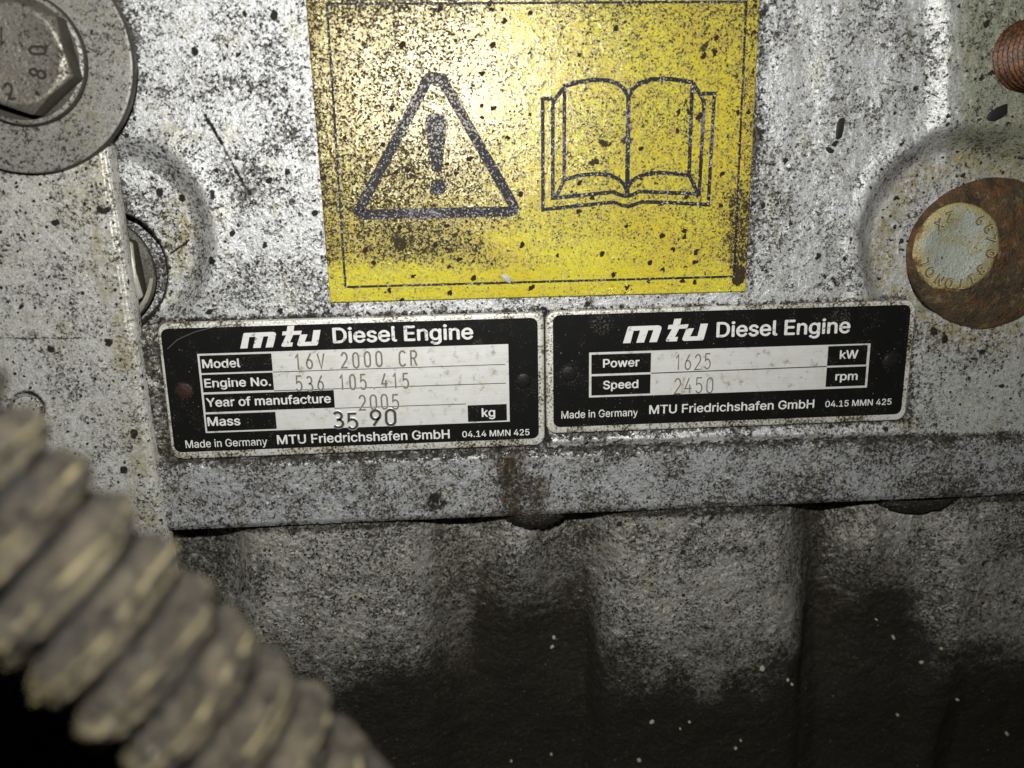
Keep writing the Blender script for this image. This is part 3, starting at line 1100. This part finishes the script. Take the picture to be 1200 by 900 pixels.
def cover_m(px, py, x, z):
    m = np.zeros(px.shape + (4,))
    fine = fbm(x / 2.2, z / 2.2, 105, 3)
    e = cedge(py) - px
    r = np.hypot(px - 30, py - 481)
    g = 1.0 * smooth(3.2, 1.0, np.abs(r - 20.5) + 2.0 * (fine - .5)) * (0.7 + 0.6 * np.sin(np.arctan2(py - 481, px - 30) + 2.6) ** 2)
    g = np.maximum(g, 0.8 * smooth(1.6, 0.4, np.abs(py - (396 + px * 0.004)) + 2.2 * (fine - .4)) * smooth(125, 90, px) * 0.9)
    rw = np.hypot(px - 24, py - 69)
    g = np.maximum(g, 0.6 * smooth(146, 134, rw + 10 * (fine - .5)))
    g = g - 0.3 * smooth(9, 4, e)  # speckle thinned so the edge strip stays lighter
    g = np.maximum(g, 0.28 * smooth(20, 12, np.abs(e - 17)) * fine)
    for a, b, w in ((122, 246, 6), (65, 261, 5), (60, 232, 4), (62, 409, 4.5), (129, 403, 5.5), (157, 508, 5), (146, 550, 6), (25, 360, 3)):
        g = np.maximum(g, 1.3 * smooth(w * .8 + 1, w * .8 - 1, np.hypot((px - a) * 0.8, py - b) + 9 * (fine - .5)))
    m[..., 0] = g
    m[..., 1] = 0.5 * smooth(20, 8, np.abs(e - 14)) * smooth(.45, .6, fbm(x / 5, z / 5, 108, 3)) + 0.3 * np.exp(-((px - 80) / 70) ** 2 - ((py - 230) / 30) ** 2)
    m[..., 3] = 1
    return m


tl, bl = (cedge(-120) + 4, -120), (cedge(722) + 4, 722)
relief('plate', [(-150, -120), tl, bl, (-170, 722)], 360, 760, cover_h, cover_m, M['cover'], cover, skirt=CH + 1.5, base_h=CH)
c = W(30, 481, CH)
lathe('plug', [(4.7, CH - 0.9), (4.7, CH - 0.25), (4.5, CH - 0.08), (2.2, CH - 0.02), (0.4, CH - .05)], (c[0], c[2]), M['washer'], cover, 48)


# ---------------------------------------------------------------- bolts
def hex_r(a, phase):
    def f(th):
        t = (th - phase + math.pi / 6) % (math.pi / 3) - math.pi / 6
        return a / np.cos(t)
    return f


def hex_head(name, centre, apo, h0, H, phase, mat, parent, dish=0.0):
    """apo = half the width across flats; corners rounded off by the chamfer; phase points at a flat."""
    hr = hex_r(apo, phase)
    c0 = apo * 0.96
    prof = [(hr, h0), (hr, lambda th: h0 + H - np.maximum(0, hr(th) - c0) * 0.62 - 0.15)]
    for k in (0.75, 0.5, 0.25, 0.1):
        prof.append((lambda th, k=k: c0 + (hr(th) - c0) * k, lambda th, k=k: h0 + H - np.maximum(0, hr(th) - c0) * k * 0.58))
    prof += [(c0, h0 + H), (c0 * 0.93, h0 + H + 0.02), (c0 * 0.86, h0 + H - dish), (c0 * 0.3, h0 + H - dish), (0.2, h0 + H - dish)]
    return lathe(name, prof, centre, mat, parent, 144)


# washer and bolt, upper left
c = W(22, 68, 6)
bolt_c = W(24, 69, 8)
wash = lathe('washer', [(27.6, 3.9), (28.0, 4.3), (28.0, 6.5), (27.75, 6.9), (27.4, 7.03), (27.0, 7.05), (20, 7.05), (12, 7.0)], (c[0], c[2]), M['washer'], None, 128)
wash.data.materials.append(M['oily_steel'])
for p in wash.data.polygons:
    if abs(p.normal.y) < 0.6:
        p.material_index = 1
tag(wash, 'wide flat steel washer under the big hex bolt at the upper left', 'washer')
big = thing('hex_bolt', 'big dirty steel hex bolt with stamped figures on a wide washer', 'hex bolt', (bolt_c[0], -7, bolt_c[2]))
lathe('bolt_collar', [(15.7, 7.0), (16.0, 7.5), (15.9, 8.7), (15.5, 9.1), (14.6, 9.3), (10, 9.4)], (bolt_c[0], bolt_c[2]), M['oily_steel'], big, 96)
bc = bpy.data.objects['bolt_collar']
bc.data.materials.append(M['washer'])
for k_ in range(3 * 96, 4 * 96):
    bc.data.polygons[k_].material_index = 1  # lighter rim band, painted as the collar's edge highlight
HB = 16.5
hp, hq = W(82, 88, HB), W(35, 133, HB)
mid = (hp + hq) / 2
e = hp - hq
side = np.linalg.norm(e)
nrm = np.array([-e[2], 0, e[0]]) / side
if nrm[0] > 0:
    nrm = -nrm
hc3 = mid + nrm * side * math.cos(math.pi / 6)
ang = math.atan2((hp - hc3)[2], (hp - hc3)[0])
apo = side * math.cos(math.pi / 6) * 1.02
hd = hex_head('bolt_head', (hc3[0], hc3[2]), apo, 9.5, HB - 9.5, ang + math.pi / 6, M['steel'], big, 0.12)
hd.data.materials.append(M['oily_steel'])
for p in hd.data.polygons:
    if abs(p.normal.y) < 0.5:
        p.material_index = 1


def ring_figure(parent, ch, at, size, rot, mat, h, w, name='stamped_mark'):
    a = W(*at, h)
    co = []
    c_, s_ = math.cos(rot), math.sin(rot)
    for st in FIG[ch]:
        pts = []
        for x, y in st:
            u, v = (x - .5) * size * .62, (y - .5) * size
            pts.append((a[0] + u * c_ - v * s_, a[2] + u * s_ + v * c_))
        co.append((pts, w, False))
    return strokes(name, co, mat, parent, h, 0.003)


ring_figure(big, '0', (44, 59), 3.7, math.radians(88), M['stamp_dirt'], HB - .02, 0.62)
ring_figure(big, '8', (44, 86), 3.7, math.radians(72), M['stamp_dirt'], HB - .02, 0.62)
ring_figure(big, '2', (11, 107), 3.6, math.radians(12), M['stamp_dirt'], HB - .02, 0.62)
ring_figure(big, '1', (2, 42), 4.0, math.radians(170), M['stamp_dirt'], HB - .02, 0.55)

# recessed bolt half behind the cover plate
c = W(104, 322, -2)
rec = thing('hex_bolt', 'zinc grey hex bolt sunk in a round hole half hidden by cover plate', 'hex bolt', (c[0], 7, c[2]))
lathe('bolt_collar', [(16.0, -8.2), (16.1, -7.4), (15.6, -7.0), (10, -6.9)], (c[0], c[2]), M['oily_steel'], rec, 72)
hd = hex_head('bolt_head', (c[0], c[2]), 12.9, -7.0, 5.4, math.radians(4), M['bright_steel'], rec, 0.1)
hd.data.materials.append(M['oily_steel'])
for p in hd.data.polygons:
    if abs(p.normal.y) < 0.5:
        p.material_index = 1
# raised end of the locking ring under the head
co, fa = [], []
na = 18
for k in range(na):
    f = k / (na - 1)
    t = math.radians(-50 + 44 * f)
    ri, ro = 14.5 + 0.7 * f, 16.2
    up = -4.2 + 0.6 * math.sin(f * math.pi)
    for r_, h_ in ((ri, -7.4), (ri + .2, up + .0), (ro - .5, up + .3), (ro, up - .4), (ro, -7.4)):
        co.append((c[0] + r_ * math.cos(t), -h_, c[2] + r_ * math.sin(t)))
for k in range(na - 1):
    for q in range(4):
        fa.append([k * 5 + q, k * 5 + q + 1, (k + 1) * 5 + q + 1, (k + 1) * 5 + q])
fa += [[0, 1, 2, 3, 4], [(na - 1) * 5 + q for q in (4, 3, 2, 1, 0)]]
mesh_np('lock_ring', co, fa, M['bright_steel'], rec, False)

# rusty round bolt at the right
c = W(1170, 300, 0)
ct = W(1122, 291, 5.8)
rb = thing('round_head_bolt', 'rusty brown round headed bolt with pale painted face and raised lettering', 'bolt', (c[0], 3, c[2]))
R0 = 22.0
lathe('bolt_head', [(R0 - .1, -4), (R0, -0.6), (R0 * .985, 0.6), (R0 * .93, 2.0), (R0 * .85, 3.4), (R0 * .76, 4.5), (R0 * .66, 5.2), (R0 * .52, 5.5), (4, 5.4)],
      (c[0], c[2]), M['rust'], rb, 160, lean=(ct[0] - c[0], ct[2] - c[2]), wob=0.05, seed=5, lean_from=-1.0)
lathe('painted_face', [(13.5, 4.0), (13.0, 5.2), (11.8, 5.8), (7.6, 5.85), (6.9, 5.6), (0.4, 5.6)],
      (ct[0], ct[2]), M['pale_paint'], rb, 120, wob=0.06, seed=3)
for ch, at, deg in (('X', (1101, 263), 35), ('Z', (1113, 254), 15), ('6', (1149, 258), -35), ('8', (1159, 268), -60), ('7', (1162, 280), -80),
                    ('0', (1161, 297), -100), ('8', (1150, 316), -140), ('1', (1139, 327), -155), ('T', (1126, 333), 178), ('D', (1112, 332), 165),
                    ('N', (1101, 328), 150), ('O', (1090, 319), 130), ('L', (1084, 307), 110)):
    v, f = text_mesh(ch, 0.0)
    v = (v[:, :2] - (v[:, :2].max(0) + v[:, :2].min(0)) / 2) * 4.9
    a = W(*at, 5.9)
    t = math.radians(deg)
    x = a[0] + v[:, 0] * math.cos(t) - v[:, 1] * math.sin(t)
    z = a[2] + v[:, 0] * math.sin(t) + v[:, 1] * math.cos(t)
    n = len(v)
    co = np.concatenate([np.stack([x, np.full(n, -6.45), z], -1), np.stack([x, np.full(n, -5.6), z], -1)])
    ed = {}
    for q in f:
        for i in range(len(q)):
            e = (q[i], q[(i + 1) % len(q)])
            if (e[1], e[0]) in ed:
                del ed[(e[1], e[0])]
            else:
                ed[e] = 1
    fa = [list(q) for q in f] + [[b, a_, a_ + n, b + n] for a_, b in ed]
    out = np.zeros((n, 2))
    for a_, b in ed:
        e = np.array([x[b] - x[a_], z[b] - z[a_]])
        e = np.array([e[1], -e[0]]) / (np.linalg.norm(e) + 1e-9)
        out[a_] += e
        out[b] += e
    out /= np.linalg.norm(out, axis=1)[:, None] + 1e-9
    co[n:, 0] += out[:, 0] * 0.42
    co[n:, 2] += out[:, 1] * 0.42
    o = mesh_np('raised_letter', co, fa, M['letter_paint'], rb, False)
    o.data.materials.append(M['letter_side'])
    for k_, p_ in enumerate(o.data.polygons):
        p_.material_index = 0 if k_ < len(f) else 1

# threaded stud, upper right
c = W(1199, 66, 2)
stud = bpy.data.objects
n, turns, pt = 72, 13, 2.1
co, per = [], 12
tot = turns * per
th = np.linspace(0, 2 * math.pi, n, endpoint=False)
for k in range(tot + 1):
    hh = 1.0 + turns * pt * k / tot
    u = (k / per - th / (2 * math.pi)) % 1.0
    r = 9.5 - 1.35 * np.abs(u - .5) * 2
    co.append(np.stack([c[0] + r * np.cos(th), np.full(n, -hh), c[2] + r * np.sin(th)], -1))
fa = []
for k in range(tot):
    for i in range(n):
        j = (i + 1) % n
        fa.append([k * n + i, k * n + j, (k + 1) * n + j, (k + 1) * n + i])
fa.append([tot * n + i for i in range(n)])
st = mesh_np('threaded_stud', np.concatenate(co), fa, M['thread'], None, True)
tag(st, 'rusty brown threaded stud standing out of the green tinted pad', 'stud')

# ---------------------------------------------------------------- yellow warning label
lab = thing('warning_label', 'yellow warning label with black triangle and open book signs, peppered with dirt', 'label', W(625, 170, 0))
LH = 0.75


def label_h(px, py, x, z):
    return 0.18 * (fbm(x / 14, z / 14, 201, 3) - .5) + 0.07 * (fbm(x / 2, z / 2, 202, 3) - .5)


def label_m(px, py, x, z):
    m = np.zeros(px.shape + (4,))
    g = 0.5 + 0.34 * smooth(640, 470, px) * smooth(322, 290, py) - 0.30 * smooth(303, 322, py)
    g = g + 0.14 * smooth(350, 480, px) * smooth(640, 560, px) * smooth(150, 200, py) * smooth(316, 290, py)
    g = g + 0.07 * smooth(620, 700, px)
    g = g + 0.40 * smooth(28, 8, np.abs(px - 868)) * smooth(200, 240, py) * smooth(335, 315, py)
    g = g + 0.12 * smooth(840, 880, px) + 0.16 * smooth(376, 358, px - py * 0.08) + 0.14 * smooth(40, 0, py)
    g = g + 0.18 * np.exp(-(((px - 830) / 25) ** 2 + ((py - 40) / 30) ** 2)) + 0.25 * np.exp(-(((px - 575) / 45) ** 2 + ((py - 312) / 9) ** 2))
    # rubbed cleaner patches
    for a, b, sx, sy in ((570, 125, 22, 14), (600, 280, 30, 10), (610, 30, 18, 22), (690, 300, 60, 22)):
        g = g - 0.4 * np.exp(-(((px - a) / sx) ** 2 + ((py - b) / sy) ** 2))
    fine = fbm(x / 2, z / 2, 203, 3)
    for a, b, w in (((866, 318), (866, 326), 9), ((467, 283), (469, 287), 7), ((492, 105), (494, 107), 4), ((756, 121), (748, 123), 3),
                    ((830, 48), (822, 58), 2.5), ((700, 190), (690, 191), 3), ((706, 168), (712, 170), 4), ((738, 164), (732, 164), 3)):
        g = np.maximum(g, 1.6 * smooth(w + 2, w - 2, seg_dist(px, py, a, b) + 9 * (fine - .5)))
    m[..., 0] = g
    m[..., 3] = 1
    return m


x0, x1, z0, z1 = box_from([(357, -14), (891, -16), (873.5, 341.5), (387, 354.5)], LH)
_c = [(357.0, -14), (891, -16), (873.5, 341.5), (387, 354.5)]
relief('label_film', _c, 360, 260, label_h, label_m, M['label'], lab, skirt=0.5, base_h=LH)
lh = LH + 0.16
bx0, bx1, bz0, bz1 = box_from([(384.5, 5), (876.5, 1.5), (858.5, 323.5), (403.5, 337)], lh)
strokes('printed_border', [([(bx0, bz0), (bx1, bz0), (bx1, bz1), (bx0, bz1)], 0.62, True)], M['ink'], lab, lh)


def Z5(pts, h=lh):
    return P2([(400 + a / 4.5, 70 + b / 4.5) for a, b in pts], h)


tri = [(437, 140), (448, 112), (468, 98), (494, 93), (520, 99), (540, 116), (556, 148), (905, 762), (911, 778), (905, 793), (890, 800),
       (112, 817), (98, 812), (92, 800), (98, 783)]
strokes('warning_triangle', [(Z5(tri), 2.75, True)], M['ink'], lab, lh)
exc = Z5([(440, 330), (448, 302), (470, 287), (500, 281), (530, 287), (550, 304), (554, 340), (550, 400), (542, 470), (534, 540), (530, 588),
          (478, 588), (474, 540), (462, 460), (446, 390)])
exc_o = sheet('exclamation_stroke', exc, lh, M['ink'], lab)
dot = Z5([(512 + 43 * math.cos(t), 672 + 41 * math.sin(t)) for t in np.linspace(0, 2 * math.pi, 26, endpoint=False)])
sheet('exclamation_dot', dot, lh, M['ink'], lab)


def Z6(pts, h=lh):
    return P2([(620 + a / 5.143, 80 + b / 5.143) for a, b in pts], h)


book = [
    ([(140, 183), (82, 183), (84, 852), (300, 828), (500, 808), (530, 812), (560, 826), (600, 832), (640, 820), (680, 804), (900, 812), (1080, 822),
      (1117, 152), (1042, 152)], 1.0),
    ([(215, 108), (150, 195), (143, 225), (143, 783), (330, 764), (510, 745), (535, 758), (565, 768), (595, 770), (630, 760), (662, 742), (850, 750), (1025, 758),
      (1055, 205), (1040, 175), (988, 88)], 1.05),
    ([(205, 110), (300, 83), (390, 69), (480, 74), (530, 92), (570, 122), (596, 168)], 1.15),
    ([(602, 168), (625, 125), (665, 90), (740, 66), (850, 64), (990, 86)], 1.15),
    ([(213, 108), (212, 662)], 1.0),
    ([(984, 88), (964, 640)], 1.05),
    ([(599, 150), (591, 766)], 1.25),
    ([(160, 782), (212, 672), (300, 646), (390, 636), (480, 642), (540, 668), (572, 698), (588, 740)], 1.05),
    ([(594, 720), (612, 690), (650, 656), (710, 636), (790, 629), (880, 636), (965, 645), (1016, 752)], 1.05),
]
strokes('open_book', [(Z6(p), w, False) for p, w in book], M['ink'], lab, lh, 0.006)


# ---------------------------------------------------------------- name plates
def slant_logo(parent, left, right, top_px, h):
    """Three joined slanted letters m, t, u: survey of the strokes in a box 500 wide, 145 high."""
    a, b = W(*left, h), W(*right, h)
    top = W(left[0], left[1] - top_px, h)
    kx, kz = (b[0] - a[0]) / 500, (top[2] - a[2]) / 145
    def T(p):
        return [(a[0] + x * kx, a[2] + (b[2] - a[2]) * x / 500 + y * kz) for x, y in p]
    polys = [
        [(0, 0), (28, 102), (34, 107), (46, 107), (62, 78), (44, 0)],                   # m, left leg
        [(46, 107), (205, 107), (220, 103), (226, 90), (224, 78), (60, 78)],            # m, shoulder
        [(78, 0), (100, 78), (148, 78), (124, 0)],                                       # m, middle leg
        [(155, 0), (178, 78), (224, 78), (200, 0)],                                      # m, right leg
        [(262, 80), (267, 107), (385, 107), (377, 80)],                                  # crossbar
        [(292, 107), (300, 145), (342, 145), (334, 107)],                                # t, top
        [(252, 10), (287, 80), (330, 80), (306, 28), (298, 14)],                         # t, stem
        [(252, 10), (256, 2), (266, 0), (318, 0), (325, 28), (300, 28)],                 # t, foot
        [(350, 14), (373, 80), (418, 80), (397, 28), (392, 0), (362, 0), (353, 4)],      # u, left leg
        [(392, 0), (470, 0), (476, 28), (397, 28)],                                      # u, bowl
        [(440, 28), (456, 107), (500, 107), (478, 10), (470, 0)],                        # u, right leg
    ]
    # slanted: sides follow one lean
    co, fa = [], []
    for k, p in enumerate(polys):
        q = T(p)
        o = len(co)
        co += [(x, -(h + k * 0.003), z) for x, z in q]
        fa.append([o + i for i in range(len(q))])
    me = mesh_np('logo', co, fa, M['print'], parent, False)
    return me


def rivet(parent, at, r, h, mat):
    a = W(*at, h)
    lathe('rivet', [(r, h - .2), (r, h + .05), (r * .85, h + .16), (r * .5, h + .3), (.05, h + .36)], (a[0], a[2]), mat, parent, 32)


def name_plate(label, outer, field, rim_bevel):
    h = 1.25
    x0, x1, z0, z1 = box_from(outer, h)
    p = thing('name_plate', label, 'name plate', ((x0 + x1) / 2, 0, (z0 + z1) / 2), 'engine name plates')
    sheet('backing_plate', rounded(x0, x1, z0, z1, 3.0), h, M['rim'], p, 1.6, rim_bevel)
    f = box_from(field, h)
    sheet('black_field', rounded(*f, 2.0), h + .05, M['lacquer'], p)
    return p


def rect_part(name, pts, h, mat, p):
    b = box_from(pts, h)
    return sheet(name, rounded(*b, 0.08, 2), h, mat, p)


H1, H2, H3, H4 = 1.36, 1.42, 1.48, 1.53
p1 = name_plate('black name plate with four table rows, beside cover plate', PL1, [(190, 384.7), (630, 372.8), (631.5, 514), (202.5, 530)], 0.7)
rect_part('data_table', [(231, 414.4), (596, 403.5), (597, 494), (241, 507.5)], H1, M['alu'], p1)
for q in ([(234, 417), (318.5, 414), (319, 434.5), (235.5, 437.5)], [(236.7, 439.3), (320, 436.5), (320.6, 457), (237.6, 460)],
          [(239, 462.5), (391.5, 457), (392, 478), (240.4, 483)], [(241, 485.7), (322.8, 482.6), (324.3, 502.8), (242.6, 505.4)],
          [(548, 475), (593.5, 473.5), (594.4, 493), (548.4, 494)]):
    rect_part('field_box', q, H2, M['lacquer'], p1)
for a, b in (((320, 436), (592, 427)), ((321, 458), (593, 449)), ((392, 478.5), (546, 473.4))):
    strokes('table_rule', [(P2([a, b], H2), 0.22, False)], M['line'], p1, H2)
slant_logo(p1, (281.5, 408.5), (377, 404.5), 24.5, H3)
lettering('heading', 'Diesel Engine', (391, 401.8), (554, 397), 17.2, M['print'], p1, H3, 0.022)
for body, l, r, cp in (('Model', (237.8, 431.3), (281.6, 430), 9.8), ('Engine No.', (240.4, 454), (317.3, 451.8), 9.8),
                       ('Year of manufacture', (242.4, 476.8), (387.6, 471.8), 10), ('Mass', (244, 499), (281.6, 498), 10), ('kg', (565, 488.4), (580, 488), 9.8)):
    lettering('field_lettering', body, l, r, cp, M['print'], p1, H3, 0.02)
lettering('origin_lettering', 'Made in Germany', (218, 525), (313.4, 521.6), 8.8, M['print'], p1, H3, 0.006)
lettering('maker_lettering', 'MTU Friedrichshafen GmbH', (325.4, 520.5), (526.8, 513.6), 10.3, M['print'], p1, H3, 0.016)
lettering('form_number', '04.14 MMN 425', (542, 512.4), (620.4, 509.8), 7, M['print'], p1, H3, 0.012)
strokes('scratch', [(P2([(196, 409), (208, 398), (228, 389), (252, 383), (272, 380)], H3), 0.2, False)], M['scratch'], p1, H3)
stamped('stamped_figures', '16V 2000 CR', (345, 432.6), (489.5, 428), 17.5, 0.42, M['stamp'], p1, H4, 0.66, 0.03, 1)
stamped('stamped_figures', '536.105.415', (347, 458.4), (480, 454), 17.3, 0.42, M['stamp'], p1, H4, 0.66, 0.03, 2)
stamped('stamped_figures', '2005', (420.5, 480), (468.5, 478.6), 17, 0.42, M['stamp'], p1, H4, 0.72, 0.03, 3)
stamped('stamped_figures', '35', (390.5, 500.6), (421, 502), 18, 0.72, M['stamp_dark'], p1, H4, 0.84, 0.05, 4)
stamped('stamped_figures', '90', (433.5, 499), (465.5, 498), 18, 0.72, M['stamp_dark'], p1, H4, 0.84, 0.03, 5)
rivet(p1, (216, 458), 2.3, 1.3, M['rust_rivet'])
rivet(p1, (613.5, 446.5), 2.3, 1.3, M['rivet'])

p2 = name_plate('black name plate with power and speed rows, beside rusty bolt', PL2, [(648, 370), (1067.6, 356.4), (1056, 485), (648.4, 501)], 0.6)
rect_part('data_table', [(690, 413.6), (1020.6, 402), (1015.6, 453.6), (690.6, 466.4)], H1, M['alu'], p2)
for q in ([(693, 416), (763, 413.2), (762.6, 436.4), (693, 438.2)], [(693, 441), (762.4, 438.6), (762, 461), (693, 463.6)],
          [(970.2, 405.8), (1016.6, 404.2), (1015.6, 427.2), (969.6, 428.6)], [(968.6, 430.6), (1014.8, 429.4), (1014.2, 452), (967.6, 453.2)]):
    rect_part('field_box', q, H2, M['lacquer'], p2)
strokes('table_rule', [(P2([(763, 437.4), (969, 429.4)], H2), 0.3, False)], M['line'], p2, H2)
slant_logo(p2, (730, 402.3), (829, 398.5), 26.5, H3)
lettering('heading', 'Diesel Engine', (840, 395), (995.4, 389.8), 17, M['print'], p2, H3, 0.02)
for body, l, r, cp in (('Power', (707, 430.6), (749, 429), 9.5), ('Speed', (707, 456), (747.6, 454.4), 9.4), ('kW', (984.2, 420.4), (1005, 419.8), 9.6),
                       ('rpm', (979, 445.6), (1004.4, 445), 9.2)):
    lettering('field_lettering', body, l, r, cp, M['print'], p2, H3, 0.02)
lettering('origin_lettering', 'Made in Germany', (658, 490.6), (747.4, 487.2), 8.6, M['print'], p2, H3, 0.006)
lettering('maker_lettering', 'MTU Friedrichshafen GmbH', (761, 485), (953.6, 478), 9.8, M['print'], p2, H3, 0.014)
lettering('form_number', '04.15 MMN 425', (967, 477), (1044.4, 474), 7, M['print'], p2, H3, 0.01)
stamped('stamped_figures', '1625', (790, 433.4), (833, 431.6), 17.5, 0.36, M['stamp'], p2, H4, 0.74, 0.03, 6)
stamped('stamped_figures', '2450', (789, 461), (836, 459.4), 17.5, 0.36, M['stamp'], p2, H4, 0.74, 0.03, 7)
rivet(p2, (667, 438), 2.3, 1.3, M['rivet'])
rivet(p2, (1045, 423), 2.3, 1.3, M['rivet'])


# ---------------------------------------------------------------- corrugated hose, close to the lens
def hose():
    A, B = W(-165, 452, D - 97), W(587, 1160, D - 97)
    A, B = np.array(A), np.array(B)
    ax = B - A
    L = np.linalg.norm(ax)
    ax /= L
    e1 = np.array([0, -1.0, 0]) - ax * (-ax[1])
    e1 /= np.linalg.norm(e1)                  # towards the viewer
    e2 = np.cross(ax, e1)
    pitch = 7.1
    ns, nt = 1100, 150
    s = np.linspace(0, L, ns)[:, None]
    t = np.linspace(0, 2 * math.pi, nt, endpoint=False)[None, :]
    u = (s / pitch - t / (2 * math.pi) + 0.15) % 1.0
    hump = (1 - np.abs(2 * u - 1) ** 2.4) ** 0.8
    bead = np.exp(-((u - 0.52 - 0.05 * np.sin(3 * t + 0.4 * s)) / 0.04) ** 2)
    bead2 = np.exp(-((u - 0.78) / 0.035) ** 2)
    sx, tx = s + 0 * t, t + 0 * s
    cyl = 12.0
    lum = fbm(sx / 3.2, np.cos(tx) * 3.6 + np.sin(tx) * 2.3 + 30, 301, 4) - .5
    lum2 = fbm(sx / 1.1 + 5, tx * 10 + 30, 303, 3) - .5
    lum3 = fbm(sx / 2.6 + 40, tx * 3.2 + 9, 305, 2) - .5
    r = 8.0 + 2.95 * hump - 0.35 * np.exp(-((u - 0.63) / 0.04) ** 2) + 0.16 * bead + 0.12 * bead2 + 1.2 * lum + 1.1 * lum2 + 2.0 * lum3 * hump
    p = A + s[..., None] * ax + r[..., None] * (np.cos(t)[..., None] * e1 + np.sin(t)[..., None] * e2)
    mk = np.zeros((ns, nt, 4))
    mk[..., 0] = np.clip(bead * 1.1 + 0.7 * bead2, 0, 1)
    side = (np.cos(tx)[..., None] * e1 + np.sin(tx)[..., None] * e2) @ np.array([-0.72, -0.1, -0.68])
    mk[..., 1] = smooth(0.15, 0.85, side + 0.5 * lum) * smooth(0.3, 0.75, hump)  # lower-left side tinted pale, lamp light put into the colour
    mk[..., 2] = np.maximum(smooth(0.55, 0.2, hump), 0.8 * np.exp(-((u - 0.63) / 0.035) ** 2))  # shade of the grooves put into the colour
    i = np.arange(ns - 1)[:, None] * nt + np.arange(nt)[None, :]
    j = np.arange(ns - 1)[:, None] * nt + (np.arange(nt)[None, :] + 1) % nt
    fa = np.stack([i, j, j + nt, i + nt], -1).reshape(-1, 4)
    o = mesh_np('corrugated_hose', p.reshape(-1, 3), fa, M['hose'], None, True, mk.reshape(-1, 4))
    tag(o, 'dusty brown corrugated hose crossing the lower left corner, out of focus', 'hose')


hose()


# ---------------------------------------------------------------- loose flakes and crumbs
def chip(name, at, size, rot, h, mat, thick=0.5, seed=0):
    rr = random.Random(seed)
    a = W(*at, h)
    n = 9
    pts = []
    for k in range(n):
        t = 2 * math.pi * k / n
        e = 1 / max(abs(math.cos(t)), abs(math.sin(t))) ** 0.6 * rr.uniform(0.78, 1.1)
        x, z = size[0] / 2 * math.cos(t) * e, size[1] / 2 * math.sin(t) * e
        pts.append((a[0] + x * math.cos(rot) - z * math.sin(rot), a[2] + x * math.sin(rot) + z * math.cos(rot)))
    return sheet(name, pts, h + thick, mat, None, thick + .4, thick * .45)


tag(chip('black_flake', (1169, 133), (6.8, 3.0), math.radians(28), 3.7, M['flake'], 0.5, 1), 'thick black flake lying below the threaded stud', 'flake', 'black flakes')
tag(chip('black_flake', (984, 150), (1.9, 6.6), math.radians(-4), 0.2, M['flake'], 0.5, 2), 'tall narrow black flake on the grey casting right of yellow label', 'flake', 'black flakes')
tag(chip('black_flake', (972, 176), (2.9, 1.4), math.radians(-28), 0.2, M['flake'], 0.4, 3), 'short black flake under the tall narrow black flake', 'flake', 'black flakes')
tag(chip('paint_flake', (594, 326), (3.6, 1.7), math.radians(-40), 1.0, M['silver_flake'], 0.25, 4), 'grey paint flake stuck on the bottom border of yellow label', 'flake')
tag(chip('paint_flake', (264, 688), (1.2, 4.6), math.radians(25), -12.0, M['silver_flake'], 0.5, 5), 'silver flake in the dark hollow beside the corrugated hose', 'flake')


def low_at(px, py):
    b = W(px, py, -3.0)
    xa, za = np.array([[b[0]]]), np.array([[b[2]]])
    h = -3.0
    for _ in range(6):
        q = W(px, py, h)
        xa, za = np.array([[q[0]]]), np.array([[q[2]]])
        sx, sy = survey(xa, za, -3.0)
        h = 0.5 * h + 0.5 * (-3.0 + float(low_h(sx, sy, xa, za)[0, 0]))
    return h


crumbs = [(649, 747, 5, 5), (647, 758, 7, 3.5), (893, 783, 8, 9), (923, 797, 4, 5), (928, 802, 4, 4), (764, 846, 8, 5), (808, 846, 4, 4), (862, 877, 4, 5),
          (749, 891, 7, 6), (646, 884, 4, 4), (599, 892, 4, 4), (1180, 860, 5, 7), (1047, 747, 4, 8), (1103, 760, 4, 4), (1080, 776, 7, 4), (1122, 820, 5, 3),
          (868, 868, 3, 3), (1052, 838, 4, 4), (797, 854, 3, 3), (1027, 726, 4, 3)]
for k, (a, b, w, hh) in enumerate(crumbs):
    h = low_at(a, b)
    o = chip('pale_crumb', (a, b), (w * .22, hh * .22), rng.uniform(-.6, .6), h + .15, M['crumb'], 0.4, 20 + k)
    tag(o, 'tiny pale crumb stuck to the black oily foot of the lower casing', 'crumb', 'pale crumbs on the oily lower casing')
